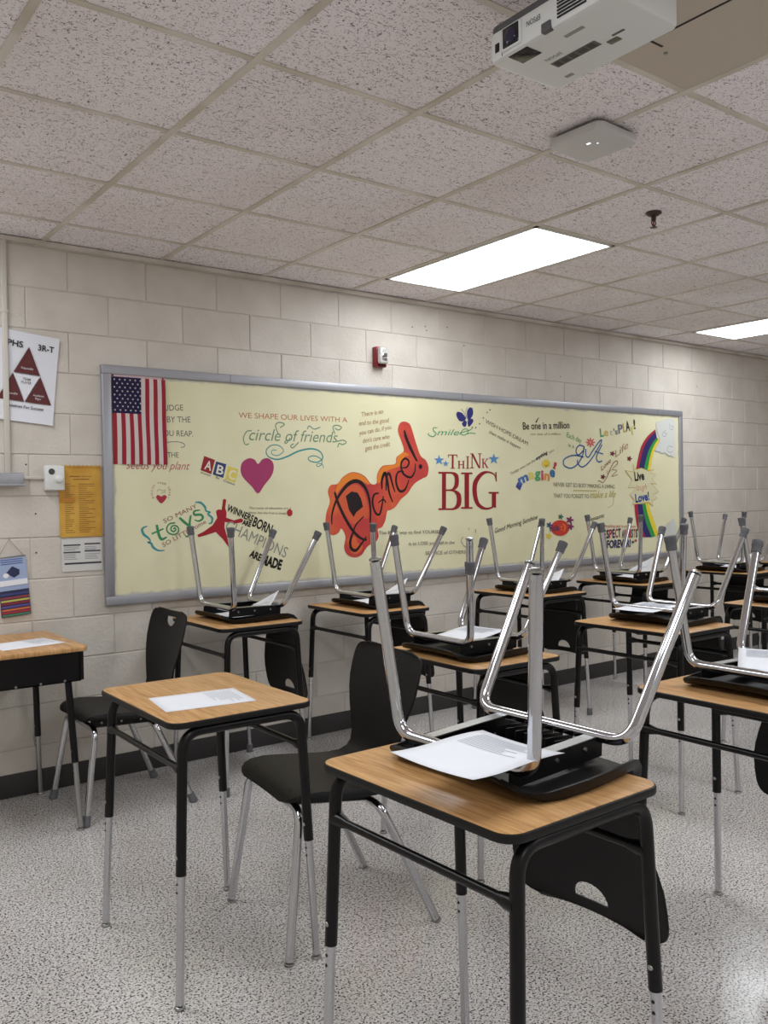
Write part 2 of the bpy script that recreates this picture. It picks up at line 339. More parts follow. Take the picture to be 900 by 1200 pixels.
# ---------------------------------------------------------------- painted board
bd = empty('painted_board', (0, 0, 0)); tag(bd, 'long cream board covered in painted quotes in an aluminium frame', 'board')
BX0, BX1, BZ0, BZ1 = 0.0, 4.945, .884, 2.112
box('panel', BX0+.01, BX1-.01, -.020, -.001, BZ0+.01, BZ1-.01, M_board, bd)
fwid = .046
for (x0, x1, z0, z1) in ((BX0, BX1, BZ1-fwid, BZ1), (BX0, BX1, BZ0, BZ0+fwid), (BX0, BX0+fwid, BZ0+fwid, BZ1-fwid), (BX1-fwid, BX1, BZ0+fwid, BZ1-fwid)):
    box('frame_rail', x0, x1, -.032, 0, z0, z1, M_alu, bd, .003)
for x in (.72, 2.45, 4.60):
    for z in (BZ0, BZ1-fwid): box('rail_joint', x-.001, x+.001, -.0325, -.02, z+.002, z+fwid-.002, M_black, bd)
MURAL = [
('text', 'painted_lettering', 'JUDGE', (0.3179, 1.8918), (0.4419, 1.8992), 0.0309, (92, 92, 88), 0.0, 0.0),
('text', 'painted_lettering', 'BY THE', (0.3486, 1.8319), (0.4828, 1.8367), 0.0311, (92, 92, 88), 0.0, 0.0),
('text', 'painted_lettering', 'YOU REAP.', (0.3005, 1.7592), (0.4967, 1.7604), 0.0309, (92, 92, 88), 0.0, 0.0),
('text', 'painted_lettering', 'THE', (0.3463, 1.645), (0.4101, 1.6454), 0.0283, (92, 92, 88), 0.0, 0.0),
('stroke','painted_swirl',[(0.3328,1.7152),(0.3554,1.7264),(0.4005,1.7304),(0.4398,1.7215),(0.444,1.7052),(0.4241,1.6998)],[0.0042],(125,130,125),1),
('text', 'painted_lettering', 'seeds you plant', (0.1207, 1.5824), (0.4737, 1.5805), 0.0425, (186, 96, 108), 0, 0.4),
('text', 'painted_lettering', 'WE SHAPE OUR LIVES WITH A', (0.7724, 1.8747), (1.5114, 1.8785), 0.0303, (190, 112, 72), 0.0, 0.0),
('text', 'painted_lettering', 'circle of friends', (0.8361, 1.7507), (1.4388, 1.7532), 0.0659, (118, 146, 118), 0.0, 0.3),
('stroke','painted_swirl',[(0.8534,1.8051),(0.8217,1.7984),(0.8004,1.7617),(0.8113,1.726),(0.8339,1.7306)],[0.0064],(118,146,118),1),
('stroke','painted_swirl',[(1.0241,1.793),(1.0091,1.8417),(1.0349,1.8591),(1.0679,1.8497),(1.039,1.8289)],[0.0066],(118,146,118),1),
('stroke','painted_swirl',[(1.4192,1.806),(1.4066,1.8467),(1.4357,1.8582),(1.4688,1.8465),(1.4455,1.8301),(1.4199,1.8404)],[0.0068],(118,146,118),1),
('stroke','painted_swirl',[(1.4285,1.7589),(1.4756,1.7689),(1.5016,1.7566),(1.475,1.7421),(1.4491,1.7483),(1.4382,1.7248)],[0.0069],(118,146,118),1),
('stroke','painted_swirl',[(1.2226,1.8264),(1.2379,1.8463),(1.2723,1.829),(1.3148,1.8425)],[0.0067],(118,146,118),1),
('stroke','painted_swirl',[(1.1046,1.7708),(1.08,1.7411),(1.0677,1.7449),(1.0852,1.7619)],[0.0066],(118,146,118),1),
('stroke','painted_swirl',[(1.1621,1.7475),(1.1227,1.7148),(1.1075,1.7252),(1.128,1.7382)],[0.0066],(118,146,118),1),
('stroke','painted_swirl',[(1.0128,1.6983),(0.9846,1.6977),(0.9814,1.6756),(1.0216,1.6681),(1.059,1.6952),(1.0275,1.7257),(0.9758,1.7236),(0.9445,1.6928),(0.9605,1.6589),(1.0164,1.645),(1.0832,1.6626),(1.1611,1.6957),(1.25,1.7119),(1.3098,1.6962),(1.3292,1.6583),(1.2883,1.6323),(1.2386,1.64),(1.2291,1.6592),(1.2691,1.67),(1.3189,1.6497),(1.3183,1.6199),(1.2948,1.6069),(1.283,1.6152),(1.3033,1.6257),(1.3283,1.6158),(1.333,1.5971)],[0.0041,0.0049,0.0066,0.0099,0.0074,0.0058,0.0049,0.0041],(62,150,150),1),
('poly','painted_heart',[(0.8871,1.4489),(0.847,1.4895),(0.7923,1.5417),(0.7789,1.5855),(0.7914,1.6256),(0.8322,1.6486),(0.8682,1.6411),(0.8905,1.6172),(0.9186,1.6435),(0.9557,1.6506),(0.986,1.6282),(0.9918,1.5914),(0.9741,1.5463),(0.9294,1.4974)],(166,58,104),1),
('poly','painted_letter_block',[(0.5587,1.6567),(0.6229,1.6359),(0.599,1.5575),(0.5353,1.5788)],(150,40,48),0),
('text', 'painted_lettering', 'A', (0.5565, 1.5867), (0.5969, 1.5762), 0.0482, (228, 224, 205), 0.02, 0.0),
('poly','painted_letter_block',[(0.6295,1.6281),(0.6915,1.6132),(0.6708,1.5373),(0.6075,1.5559)],(52,66,112),0),
('text', 'painted_lettering', 'B', (0.6269, 1.5631), (0.6681, 1.5523), 0.0486, (228, 224, 205), 0.02, 0.0),
('poly','painted_letter_block',[(0.7017,1.6038),(0.7647,1.5854),(0.7437,1.5105),(0.6828,1.5295)],(224,204,96),0),
('text', 'painted_lettering', 'C', (0.6999, 1.5366), (0.7418, 1.5256), 0.0491, (228, 224, 205), 0.02, 0.0),
('text', 'painted_lettering', 'Always', (0.5333, 1.5618), (0.5937, 1.5449), 0.0123, (50, 45, 45), 0.0, 0.0),
('text', 'painted_lettering', 'Be', (0.6242, 1.5357), (0.6447, 1.5279), 0.0125, (50, 45, 45), 0.0, 0.0),
('text', 'painted_lettering', 'Creative', (0.6704, 1.5184), (0.7399, 1.4946), 0.0126, (50, 45, 45), 0.0, 0.0),
('join','painted_lettering',[('text','painted_lettering','F',(0.2697,1.4328),(0.2645,1.4402),0.0105,(160,70,80),0.0,0.0),('text','painted_lettering','O',(0.2631,1.4428),(0.2602,1.4513),0.0105,(160,70,80),0.0,0.0),('text','painted_lettering','L',(0.2596,1.4541),(0.2592,1.4631),0.0105,(160,70,80),0.0,0.0),('text','painted_lettering','L',(0.2595,1.466),(0.2616,1.4748),0.0104,(160,70,80),0.0,0.0),('text','painted_lettering','O',(0.2627,1.4775),(0.2672,1.4854),0.0105,(160,70,80),0.0,0.0),('text','painted_lettering','W',(0.269,1.4878),(0.2755,1.4943),0.0105,(160,70,80),0.0,0.0),('text','painted_lettering','Y',(0.2889,1.502),(0.2981,1.5044),0.0105,(160,70,80),0.0,0.0),('text','painted_lettering','O',(0.3011,1.5048),(0.3106,1.5048),0.0105,(160,70,80),0.0,0.0),('text','painted_lettering','U',(0.3136,1.5044),(0.3228,1.5019),0.0105,(160,70,80),0.0,0.0),('text','painted_lettering','R',(0.3256,1.5007),(0.3336,1.496),0.0106,(160,70,80),0.0,0.0),('text','painted_lettering','H',(0.3441,1.4851),(0.3484,1.4771),0.0106,(160,70,80),0.0,0.0),('text','painted_lettering','E',(0.3494,1.4743),(0.3512,1.4654),0.0106,(160,70,80),0.0,0.0),('text','painted_lettering','A',(0.3513,1.4625),(0.3505,1.4534),0.0106,(160,70,80),0.0,0.0),('text','painted_lettering','R',(0.3498,1.4505),(0.3465,1.442),0.0106,(160,70,80),0.0,0.0),('text','painted_lettering','T',(0.345,1.4394),(0.3394,1.432),0.0106,(160,70,80),0.0,0.0)]),
('poly','painted_heart',[(0.3069,1.4009),(0.2837,1.4237),(0.2793,1.4373),(0.2904,1.4462),(0.3077,1.4385),(0.3253,1.4459),(0.3378,1.4367),(0.3311,1.4217)],(170,50,66),1),
('stroke','painted_swirl',[(0.2845,1.4643),(0.2974,1.4762),(0.313,1.4671),(0.3258,1.473),(0.3288,1.461),(0.3064,1.4551)],[0.0024],(140,140,120),1),
('stroke','painted_brace',[(0.2277,1.2835),(0.2,1.2702),(0.2072,1.2417),(0.2362,1.2171),(0.2418,1.2007),(0.2279,1.1985),(0.2475,1.191),(0.257,1.1717),(0.2844,1.1533),(0.3195,1.1517)],[0.0047,0.0123,0.0142,0.0095,0.0066,0.0066,0.0123,0.0142,0.0095,0.0047],(70,150,150),1),
('stroke','painted_brace',[(0.4997,1.4044),(0.5314,1.402),(0.5575,1.3789),(0.5635,1.3572),(0.5891,1.3487),(0.5738,1.3392),(0.5992,1.3168),(0.5933,1.2893),(0.5771,1.2878)],[0.0048,0.0127,0.0127,0.0097,0.0068,0.0088,0.0136,0.0097,0.0048],(70,150,150),1),
('text', 'painted_lettering', 'SO MANY', (0.3224, 1.295), (0.5128, 1.3758), 0.0229, (150, 96, 84), 0.0, 0.0),
('text', 'painted_lettering', 'SO LITTLE time', (0.3148, 1.1691), (0.5643, 1.2901), 0.0229, (150, 96, 84), 0.0, 0.0),
('join','painted_lettering',[('stroke','painted_lettering',[(0.2792,1.2886),(0.2911,1.234),(0.3056,1.2115),(0.334,1.2219)],[0.0133,0.0152,0.0152,0.0076],(60,140,88),1),('stroke','painted_lettering',[(0.2505,1.2421),(0.3168,1.2665)],[0.0085],(60,140,88),1),('stroke','painted_lettering',[(0.3724,1.2628),(0.3797,1.2693),(0.3857,1.2595),(0.3753,1.2502),(0.3591,1.2574),(0.3625,1.2766),(0.3831,1.2817),(0.4002,1.2686),(0.3977,1.2446),(0.3719,1.2339),(0.3416,1.2465),(0.335,1.2707),(0.3527,1.2922),(0.3833,1.2962)],[0.0077],(60,140,88),1),('stroke','painted_lettering',[(0.4075,1.3235),(0.4318,1.3016),(0.4625,1.2764)],[0.0116,0.0155,0.0135],(60,140,88),1),('stroke','painted_lettering',[(0.4741,1.3346),(0.4659,1.2909),(0.4702,1.2421),(0.4509,1.2194),(0.4386,1.2286)],[0.0097,0.0126,0.0126,0.0087,0.0048],(60,140,88),1),('stroke','painted_lettering',[(0.5274,1.3618),(0.4956,1.3565),(0.4952,1.337),(0.5332,1.3362),(0.5434,1.3163),(0.5187,1.3022),(0.4946,1.3097)],[0.0059,0.0108,0.0127,0.0127,0.0127,0.0088,0.0049],(60,140,88),1)]),
('poly','painted_figure',[(0.6666,1.417),(0.6755,1.4219),(0.6864,1.4148),(0.6788,1.3699),(0.6871,1.3447),(0.6843,1.3167),(0.7306,1.3005),(0.7757,1.3105),(0.7891,1.302),(0.7842,1.288),(0.7358,1.2812),(0.675,1.293),(0.6722,1.2631),(0.6898,1.2044),(0.6975,1.149),(0.6621,1.1975),(0.6193,1.2389),(0.5597,1.2232),(0.5169,1.214),(0.5087,1.227),(0.5494,1.2443),(0.6006,1.2772),(0.6296,1.3161),(0.6236,1.346),(0.625,1.3579),(0.6414,1.3636),(0.6567,1.3603),(0.6616,1.3851)],(164,30,44),0),
('text', 'painted_lettering', 'WINNERS', (0.6852, 1.3567), (0.8458, 1.2883), 0.0361, (28, 24, 26), 0.03, 0.0),
('text', 'painted_lettering', 'ARE', (0.7807, 1.2779), (0.8337, 1.2601), 0.0263, (28, 24, 26), 0.05, 0.0),
('text', 'painted_lettering', 'BORN', (0.843, 1.268), (0.9606, 1.2148), 0.053, (28, 24, 26), 0.03, 0.0),
('text', 'painted_lettering', 'CHAMPIONS', (0.6719, 1.2471), (1.0568, 1.0731), 0.0619, (150, 148, 138), 0, 0.0),
('text', 'painted_lettering', 'ARE', (0.8212, 1.0955), (0.8919, 1.0632), 0.0387, (28, 24, 26), 0.04, 0.0),
('text', 'painted_lettering', 'MADE', (0.8963, 1.0485), (1.0253, 1.0068), 0.0534, (28, 24, 26), 0.05, 0.0),
('text', 'painted_lettering', 'The roots of education are', (0.8267, 1.3621), (1.0831, 1.3553), 0.0133, (120, 100, 84), 0.0, 0.0),
('text', 'painted_lettering', 'bitter, but the fruit is sweet', (0.8238, 1.3357), (1.0704, 1.3262), 0.0132, (120, 100, 84), 0.0, 0.0),
('poly','painted_apple',[(1.1119,1.3347),(1.1098,1.3256),(1.1042,1.3184),(1.0964,1.3145),(1.0877,1.3147),(1.08,1.319),(1.0748,1.3264),(1.073,1.3355),(1.0751,1.3446),(1.0807,1.3518),(1.0885,1.3557),(1.0972,1.3555),(1.1049,1.3513),(1.1102,1.3439)],(176,40,52),0),
('stroke','painted_stem',[(1.0928,1.3519),(1.0991,1.3655)],[0.0042],(90,60,40),1),
('poly','painted_splash',[(1.9382,1.8999),(1.9824,1.8973),(2.0097,1.8723),(2.0469,1.7732),(2.0847,1.6864),(2.1297,1.6563),(2.1517,1.608),(2.1391,1.5548),(2.0987,1.5371),(2.0416,1.5107),(2.0073,1.4802),(1.9731,1.4412),(1.9171,1.4028),(1.8725,1.356),(1.8288,1.3354),(1.8073,1.3315),(1.79,1.2722),(1.7625,1.2304),(1.7306,1.2187),(1.7349,1.1719),(1.7078,1.1348),(1.6658,1.124),(1.6342,1.1001),(1.6026,1.064),(1.5513,1.0499),(1.4962,1.0693),(1.4722,1.1158),(1.4835,1.1813),(1.4547,1.2317),(1.4344,1.2077),(1.3948,1.1928),(1.3562,1.2105),(1.3397,1.2597),(1.349,1.3325),(1.3745,1.3971),(1.3611,1.4542),(1.3814,1.4947),(1.4306,1.5028),(1.471,1.5439),(1.5316,1.573),(1.5924,1.5692),(1.6433,1.5444),(1.6839,1.5024),(1.7259,1.5066),(1.7323,1.5616),(1.7703,1.6128),(1.8239,1.6219),(1.8781,1.6311),(1.8899,1.6743),(1.9454,1.7099),(1.9354,1.7615),(1.9039,1.8296),(1.9104,1.8772)],'DANCE',1),
('poly','painted_highlight',[(1.4199,1.4619),(1.4355,1.5012),(1.4759,1.5422),(1.5315,1.5689),(1.5923,1.5651),(1.6411,1.5402),(1.6735,1.5008),(1.6445,1.5042),(1.6018,1.5259),(1.5509,1.5275),(1.4952,1.5068),(1.4496,1.47),(1.4195,1.4415)],(224,128,44),1),
('poly','painted_highlight',[(1.7344,1.5108),(1.7375,1.5599),(1.7756,1.6094),(1.8292,1.6185),(1.8824,1.6295),(1.8942,1.6726),(1.9475,1.7064),(1.9892,1.6864),(1.9501,1.6736),(1.916,1.6186),(1.8449,1.5964),(1.7854,1.5704),(1.7556,1.5151)],(224,128,44),1),
('poly','painted_letter_fill',[(1.4435,1.4126),(1.4844,1.4698),(1.5604,1.4985),(1.616,1.4691),(1.6485,1.3934),(1.6537,1.2926),(1.6073,1.2937),(1.5504,1.2536),(1.5156,1.2794),(1.4719,1.3464)],(208,92,58),1),
('poly','painted_letter_fill',[(1.4982,1.1642),(1.5266,1.0802),(1.5824,1.0775),(1.614,1.1178),(1.5735,1.1404),(1.5539,1.1787)],(216,100,54),1),
('poly','painted_letter_counter',[(1.4906,1.4285),(1.5343,1.4571),(1.5798,1.4485),(1.6045,1.4107),(1.6189,1.3604),(1.5671,1.328),(1.5462,1.2993),(1.5119,1.3457)],(34,22,26),0),
('join','painted_lettering',[('stroke','painted_lettering',[(1.4099,1.4538),(1.4332,1.3881),(1.4761,1.3052),(1.5345,1.2209),(1.5945,1.1688),(1.6436,1.1543)],[0.0131,0.0196,0.0196,0.0196,0.0164,0.0115],(30,20,22),1),('stroke','painted_lettering',[(1.3863,1.2583),(1.3875,1.3154),(1.4135,1.3884),(1.4592,1.4535),(1.5202,1.5068),(1.5812,1.5192),(1.6318,1.4858),(1.6616,1.4269),(1.6754,1.3425),(1.6704,1.2501)],[0.0082,0.0115,0.0147,0.0196,0.0245,0.0245,0.0229,0.018,0.0147,0.0115],(30,20,22),1),('stroke','painted_lettering',[(1.6229,1.3017),(1.5656,1.2531),(1.5392,1.2041),(1.5179,1.1469),(1.5271,1.105),(1.5624,1.0951),(1.604,1.135),(1.6409,1.1754)],[0.0067,0.01,0.0134,0.0184,0.0217,0.0184,0.0134,0.0084],(30,20,22),1),('stroke','painted_lettering',[(1.7436,1.4447),(1.7055,1.4349),(1.6919,1.3844),(1.7117,1.325),(1.7451,1.3115),(1.7676,1.3748),(1.7771,1.4257)],[0.0085,0.0136,0.0153,0.0153,0.0136,0.0119,0.0085],(30,20,22),1),('stroke','painted_lettering',[(1.736,1.3838),(1.7767,1.4045),(1.7976,1.3829)],[0.0067,0.0101,0.0084],(30,20,22),1),('stroke','painted_lettering',[(1.7674,1.4683),(1.7686,1.5278),(1.7929,1.5704),(1.8111,1.5193),(1.8256,1.4424),(1.8514,1.3864)],[0.0102,0.017,0.0221,0.0187,0.0136,0.0085],(30,20,22),1),('stroke','painted_lettering',[(1.7992,1.4596),(1.8063,1.5449),(1.8281,1.5664),(1.8536,1.4936),(1.8722,1.4489)],[0.0086,0.0137,0.0171,0.0137,0.0069],(30,20,22),1),('stroke','painted_lettering',[(1.945,1.5817),(1.8966,1.5754),(1.8802,1.5194),(1.9051,1.459),(1.9514,1.4656),(1.986,1.5281)],[0.0087,0.0122,0.0156,0.0174,0.0139,0.007],(30,20,22),1),('stroke','painted_lettering',[(1.9322,1.6059),(1.971,1.6106),(1.9884,1.6455),(1.9555,1.665),(1.924,1.6317),(1.937,1.5713),(1.9974,1.5438),(2.034,1.5806),(2.0418,1.6332)],[0.0069,0.0121,0.0138,0.0138,0.0138,0.0155,0.0138,0.0103,0.0069],(30,20,22),1),('poly','painted_lettering',[(1.9481,1.844),(1.9592,1.8488),(1.991,1.776),(2.0255,1.7159),(2.0635,1.6466),(2.0444,1.6507),(1.99,1.7282),(1.9528,1.8053)],(30,20,22),0),('poly','painted_dot',[(2.0992,1.6145),(2.0969,1.6066),(2.0909,1.6007),(2.0829,1.5985),(2.075,1.6006),(2.0693,1.6063),(2.0674,1.6142),(2.0697,1.6221),(2.0756,1.6279),(2.0836,1.6302),(2.0915,1.6281),(2.0972,1.6224)],(30,20,22),0)]),
('text', 'painted_lettering', 'There is no', (1.6221, 1.9186), (1.7877, 1.9464), 0.0276, (164, 122, 84), 0, 0.25),
('text', 'painted_lettering', 'end to the good', (1.6004, 1.8627), (1.8348, 1.8939), 0.0275, (164, 122, 84), 0, 0.25),
('text', 'painted_lettering', 'you can do, if you', (1.5992, 1.8027), (1.8523, 1.8518), 0.0275, (164, 122, 84), 0, 0.25),
('text', 'painted_lettering', "don't care who", (1.627, 1.7559), (1.8359, 1.7905), 0.0276, (164, 122, 84), 0, 0.25),
('text', 'painted_lettering', 'gets the credit', (1.6414, 1.7077), (1.8393, 1.7436), 0.0277, (164, 122, 84), 0, 0.25),
('join','painted_lettering',[('stroke','painted_lettering',[(2.2325,1.8721),(2.1994,1.8708),(2.199,1.8521),(2.2207,1.8341),(2.1933,1.8127),(2.1522,1.8244),(2.1621,1.8359)],[0.0047,0.0065,0.0075,0.0075,0.0075,0.0056,0.0037],(86,160,108),1),('text','painted_lettering','mile',(2.2279,1.8231),(2.4264,1.8294),0.0394,(86,160,108),0,0.35),('stroke','painted_swirl',[(2.4265,1.8342),(2.4632,1.869),(2.4983,1.8722),(2.5043,1.8493),(2.4676,1.8308),(2.4395,1.8433),(2.5177,1.8662),(2.5441,1.8797)],[0.0058],(86,160,108),1),('stroke','painted_swirl',[(2.4676,1.8308),(2.5238,1.847),(2.575,1.8458)],[0.0057],(86,160,108),1)]),
('join','painted_butterfly',[('poly','painted_butterfly_wing',[(2.4867,1.945),(2.4526,1.98),(2.4142,1.9858),(2.4011,1.9699),(2.4096,1.9455),(2.4309,1.9253),(2.4618,1.9247)],(48,48,116),1),('poly','painted_butterfly_wing',[(2.4774,1.9311),(2.4511,1.9089),(2.4636,1.8902),(2.4844,1.891),(2.4953,1.9184)],(48,48,116),1),('poly','painted_butterfly_wing',[(2.4998,1.9494),(2.4994,1.9937),(2.5234,2.02),(2.5495,2.0155),(2.554,1.9789),(2.535,1.949),(2.5138,1.9346)],(48,48,116),1),('poly','painted_butterfly_wing',[(2.5033,1.9303),(2.5428,1.9455),(2.5557,1.9305),(2.5368,1.9055),(2.5103,1.89)],(48,48,116),1),('stroke','painted_antenna',[(2.488,1.945),(2.4745,1.98),(2.4454,2.0074)],[0.0029],(48,48,116),1),('stroke','painted_antenna',[(2.4946,1.9472),(2.4877,1.9903),(2.5026,2.0209)],[0.0029],(48,48,116),1)]),
('poly','painted_dot',[(2.6929,1.9952),(2.6908,1.9916),(2.686,1.9899),(2.6813,1.9912),(2.6794,1.9945),(2.6814,1.9981),(2.6862,1.9998),(2.691,1.9986)],(60,60,66),0),
('poly','painted_dot',[(2.7204,2.0142),(2.7183,2.0106),(2.7135,2.0089),(2.7087,2.0102),(2.7068,2.0135),(2.7089,2.0171),(2.7137,2.0188),(2.7185,2.0176)],(60,60,66),0),
('poly','painted_dot',[(2.6558,1.9562),(2.6537,1.9527),(2.649,1.951),(2.6443,1.9523),(2.6424,1.9556),(2.6444,1.9592),(2.6492,1.9608),(2.6539,1.9596)],(60,60,66),0),
('poly','painted_dot',[(2.6202,1.9137),(2.6181,1.9102),(2.6134,1.9085),(2.6087,1.9098),(2.6068,1.9132),(2.6089,1.9167),(2.6136,1.9183),(2.6183,1.9171)],(60,60,66),0),
('poly','painted_dot',[(2.5838,1.886),(2.5817,1.8825),(2.577,1.8809),(2.5724,1.8821),(2.5705,1.8855),(2.5725,1.889),(2.5772,1.8906),(2.5819,1.8894)],(60,60,66),0),
('poly','painted_dot',[(2.5508,1.8867),(2.5488,1.8832),(2.5442,1.8816),(2.5395,1.8829),(2.5377,1.8862),(2.5397,1.8897),(2.5443,1.8913),(2.549,1.8901)],(60,60,66),0),
('text', 'painted_lettering', 'WISH·HOPE·DREAM', (2.6645, 1.9233), (3.0785, 1.7767), 0.0274, (112, 98, 84), 0.0, 0.0),
('text', 'painted_lettering', 'then make it happen', (2.7008, 1.852), (3.0055, 1.7465), 0.0236, (84, 78, 72), 0, 0.3),
('join','painted_lettering',[('poly','painted_lettering',[(2.3558,1.6979),(2.3715,1.6982),(2.3695,1.6039),(2.3539,1.6037)],(146,28,40),0),('poly','painted_lettering',[(2.3222,1.6973),(2.4046,1.6988),(2.4044,1.6931),(2.3221,1.6917)],(146,28,40),0),('poly','painted_lettering',[(2.3222,1.6973),(2.3271,1.6974),(2.3267,1.6767),(2.3218,1.6766)],(146,28,40),0),('poly','painted_lettering',[(2.3996,1.6987),(2.4046,1.6988),(2.4041,1.678),(2.3992,1.6779)],(146,28,40),0),('poly','painted_lettering',[(2.3409,1.6083),(2.3828,1.6087),(2.3828,1.604),(2.3408,1.6036)],(146,28,40),0)]),
('join','painted_lettering',[('poly','painted_lettering',[(2.4139,1.6569),(2.4255,1.6571),(2.4244,1.6053),(2.4129,1.6052)],(146,28,40),0),('poly','painted_lettering',[(2.4538,1.6575),(2.4654,1.6576),(2.4643,1.6057),(2.4527,1.6056)],(146,28,40),0),('poly','painted_lettering',[(2.4198,1.6332),(2.4584,1.6337),(2.4583,1.629),(2.4197,1.6286)],(146,28,40),0),('poly','painted_lettering',[(2.4075,1.6568),(2.4319,1.6572),(2.4318,1.6541),(2.4075,1.6537)],(146,28,40),0),('poly','painted_lettering',[(2.4065,1.6083),(2.4309,1.6085),(2.4308,1.6054),(2.4065,1.6052)],(146,28,40),0),('poly','painted_lettering',[(2.4473,1.6574),(2.4718,1.6577),(2.4718,1.6546),(2.4472,1.6543)],(146,28,40),0),('poly','painted_lettering',[(2.4463,1.6086),(2.4709,1.6089),(2.4708,1.6057),(2.4463,1.6055)],(146,28,40),0)]),
('join','painted_lettering',[('poly','painted_lettering',[(2.4922,1.6889),(2.5047,1.6891),(2.503,1.6041),(2.4905,1.604)],(146,28,40),0),('poly','painted_lettering',[(2.4828,1.6887),(2.5141,1.6893),(2.514,1.6854),(2.4828,1.6849)],(146,28,40),0),('poly','painted_lettering',[(2.4812,1.6077),(2.5124,1.608),(2.5123,1.6042),(2.4811,1.6039)],(146,28,40),0)]),
('join','painted_lettering',[('poly','painted_lettering',[(2.5349,1.709),(2.5433,1.7092),(2.5412,1.6083),(2.5328,1.6083)],(146,28,40),0),('poly','painted_lettering',[(2.6067,1.7104),(2.6152,1.7106),(2.6132,1.609),(2.6047,1.6089)],(146,28,40),0),('poly','painted_lettering',[(2.5307,1.7089),(2.5496,1.7093),(2.6132,1.609),(2.5983,1.6089)],(146,28,40),0),('poly','painted_lettering',[(2.5204,1.6142),(2.554,1.6145),(2.5538,1.6084),(2.5203,1.6081)],(146,28,40),0),('poly','painted_lettering',[(2.594,1.7101),(2.628,1.7108),(2.6279,1.7057),(2.5939,1.7051)],(146,28,40),0),('poly','painted_lettering',[(2.5223,1.7087),(2.5433,1.7092),(2.5432,1.7041),(2.5222,1.7037)],(146,28,40),0)]),
('join','painted_lettering',[('poly','painted_lettering',[(2.6349,1.6747),(2.6463,1.6749),(2.645,1.6113),(2.6336,1.6111)],(146,28,40),0),('poly','painted_lettering',[(2.6456,1.6418),(2.6759,1.6735),(2.6835,1.6736),(2.6505,1.6381)],(146,28,40),0),('poly','painted_lettering',[(2.6507,1.6444),(2.6596,1.6496),(2.6873,1.6117),(2.6728,1.6115)],(146,28,40),0),('poly','painted_lettering',[(2.6286,1.6746),(2.6526,1.675),(2.6525,1.6712),(2.6286,1.6708)],(146,28,40),0),('poly','painted_lettering',[(2.6274,1.6149),(2.6513,1.6151),(2.6513,1.6113),(2.6273,1.6111)],(146,28,40),0),('poly','painted_lettering',[(2.6677,1.6753),(2.6918,1.6756),(2.6918,1.6724),(2.6677,1.6721)],(146,28,40),0),('poly','painted_lettering',[(2.669,1.6147),(2.6906,1.6149),(2.6905,1.6117),(2.669,1.6115)],(146,28,40),0)]),
('join','painted_lettering',[('poly','painted_lettering',[(2.2353,1.5811),(2.3337,1.5817),(2.3335,1.5703),(2.235,1.5697)],(146,28,40),0),('poly','painted_lettering',[(2.2304,1.3405),(2.3288,1.3387),(2.3286,1.3273),(2.2301,1.3292)],(146,28,40),0),('poly','painted_lettering',[(2.2666,1.5813),(2.302,1.5815),(2.2968,1.3279),(2.2614,1.3286)],(146,28,40),0),('poly','painted_lettering',[(2.2917,1.4649),(2.3353,1.4647),(2.3351,1.4545),(2.2915,1.4547)],(146,28,40),0),('stroke','painted_lettering',[(2.3138,1.576),(2.3575,1.5742),(2.3931,1.5514),(2.392,1.4951),(2.3593,1.4645),(2.3213,1.4596)],[0.0076,0.0133,0.0379,0.0379,0.0152,0.0076],(146,28,40),0),('stroke','painted_lettering',[(2.3213,1.4596),(2.3711,1.4543),(2.4107,1.4232),(2.4096,1.3668),(2.3687,1.3355),(2.3088,1.3333)],[0.0076,0.0133,0.0418,0.0418,0.0152,0.0076],(146,28,40),0)]),
('join','painted_lettering',[('poly','painted_lettering',[(2.4677,1.5788),(2.5092,1.579),(2.5042,1.3326),(2.4627,1.3334)],(146,28,40),0),('poly','painted_lettering',[(2.4367,1.5786),(2.5406,1.5792),(2.5404,1.5681),(2.4365,1.5676)],(146,28,40),0),('poly','painted_lettering',[(2.432,1.3449),(2.5358,1.3431),(2.5356,1.332),(2.4317,1.3339)],(146,28,40),0)]),
('join','painted_lettering',[('stroke','painted_lettering',[(2.7614,1.5222),(2.747,1.5646),(2.6867,1.5828),(2.6214,1.5666),(2.566,1.509),(2.5595,1.4309),(2.5876,1.3628),(2.6515,1.3316),(2.717,1.337),(2.7505,1.3603)],[0.0049,0.0089,0.0119,0.0277,0.0416,0.0416,0.0317,0.0159,0.0119,0.0099],(146,28,40),0),('poly','painted_lettering',[(2.7191,1.4402),(2.7598,1.4399),(2.7576,1.3336),(2.7171,1.3423)],(146,28,40),0),('poly','painted_lettering',[(2.6889,1.4457),(2.7855,1.445),(2.7852,1.433),(2.6887,1.4338)],(146,28,40),0),('poly','painted_lettering',[(2.755,1.5832),(2.7678,1.5833),(2.769,1.5169),(2.7588,1.5169)],(146,28,40),0)]),
('poly','painted_star',[(2.2437,1.6939),(2.2543,1.6699),(2.2881,1.67),(2.2608,1.654),(2.2701,1.6296),(2.2427,1.6439),(2.2149,1.629),(2.2251,1.6535),(2.1988,1.6685),(2.2322,1.6696)],(92,142,192),0),
('poly','painted_star',[(2.3002,1.659),(2.3069,1.6438),(2.3285,1.6437),(2.3111,1.6337),(2.317,1.6182),(2.2995,1.6273),(2.2817,1.6178),(2.2883,1.6334),(2.2714,1.643),(2.2928,1.6436)],(92,142,192),0),
('poly','painted_star',[(2.7442,1.7131),(2.7566,1.6865),(2.7959,1.6866),(2.7642,1.6689),(2.775,1.6419),(2.7431,1.6577),(2.7108,1.6411),(2.7226,1.6683),(2.692,1.6849),(2.7309,1.6861)],(92,142,192),0),
('text', 'painted_lettering', 'Be one in a million', (3.0357, 1.8891), (3.5305, 1.916), 0.0511, (48, 42, 48), 0.015, 0.0),
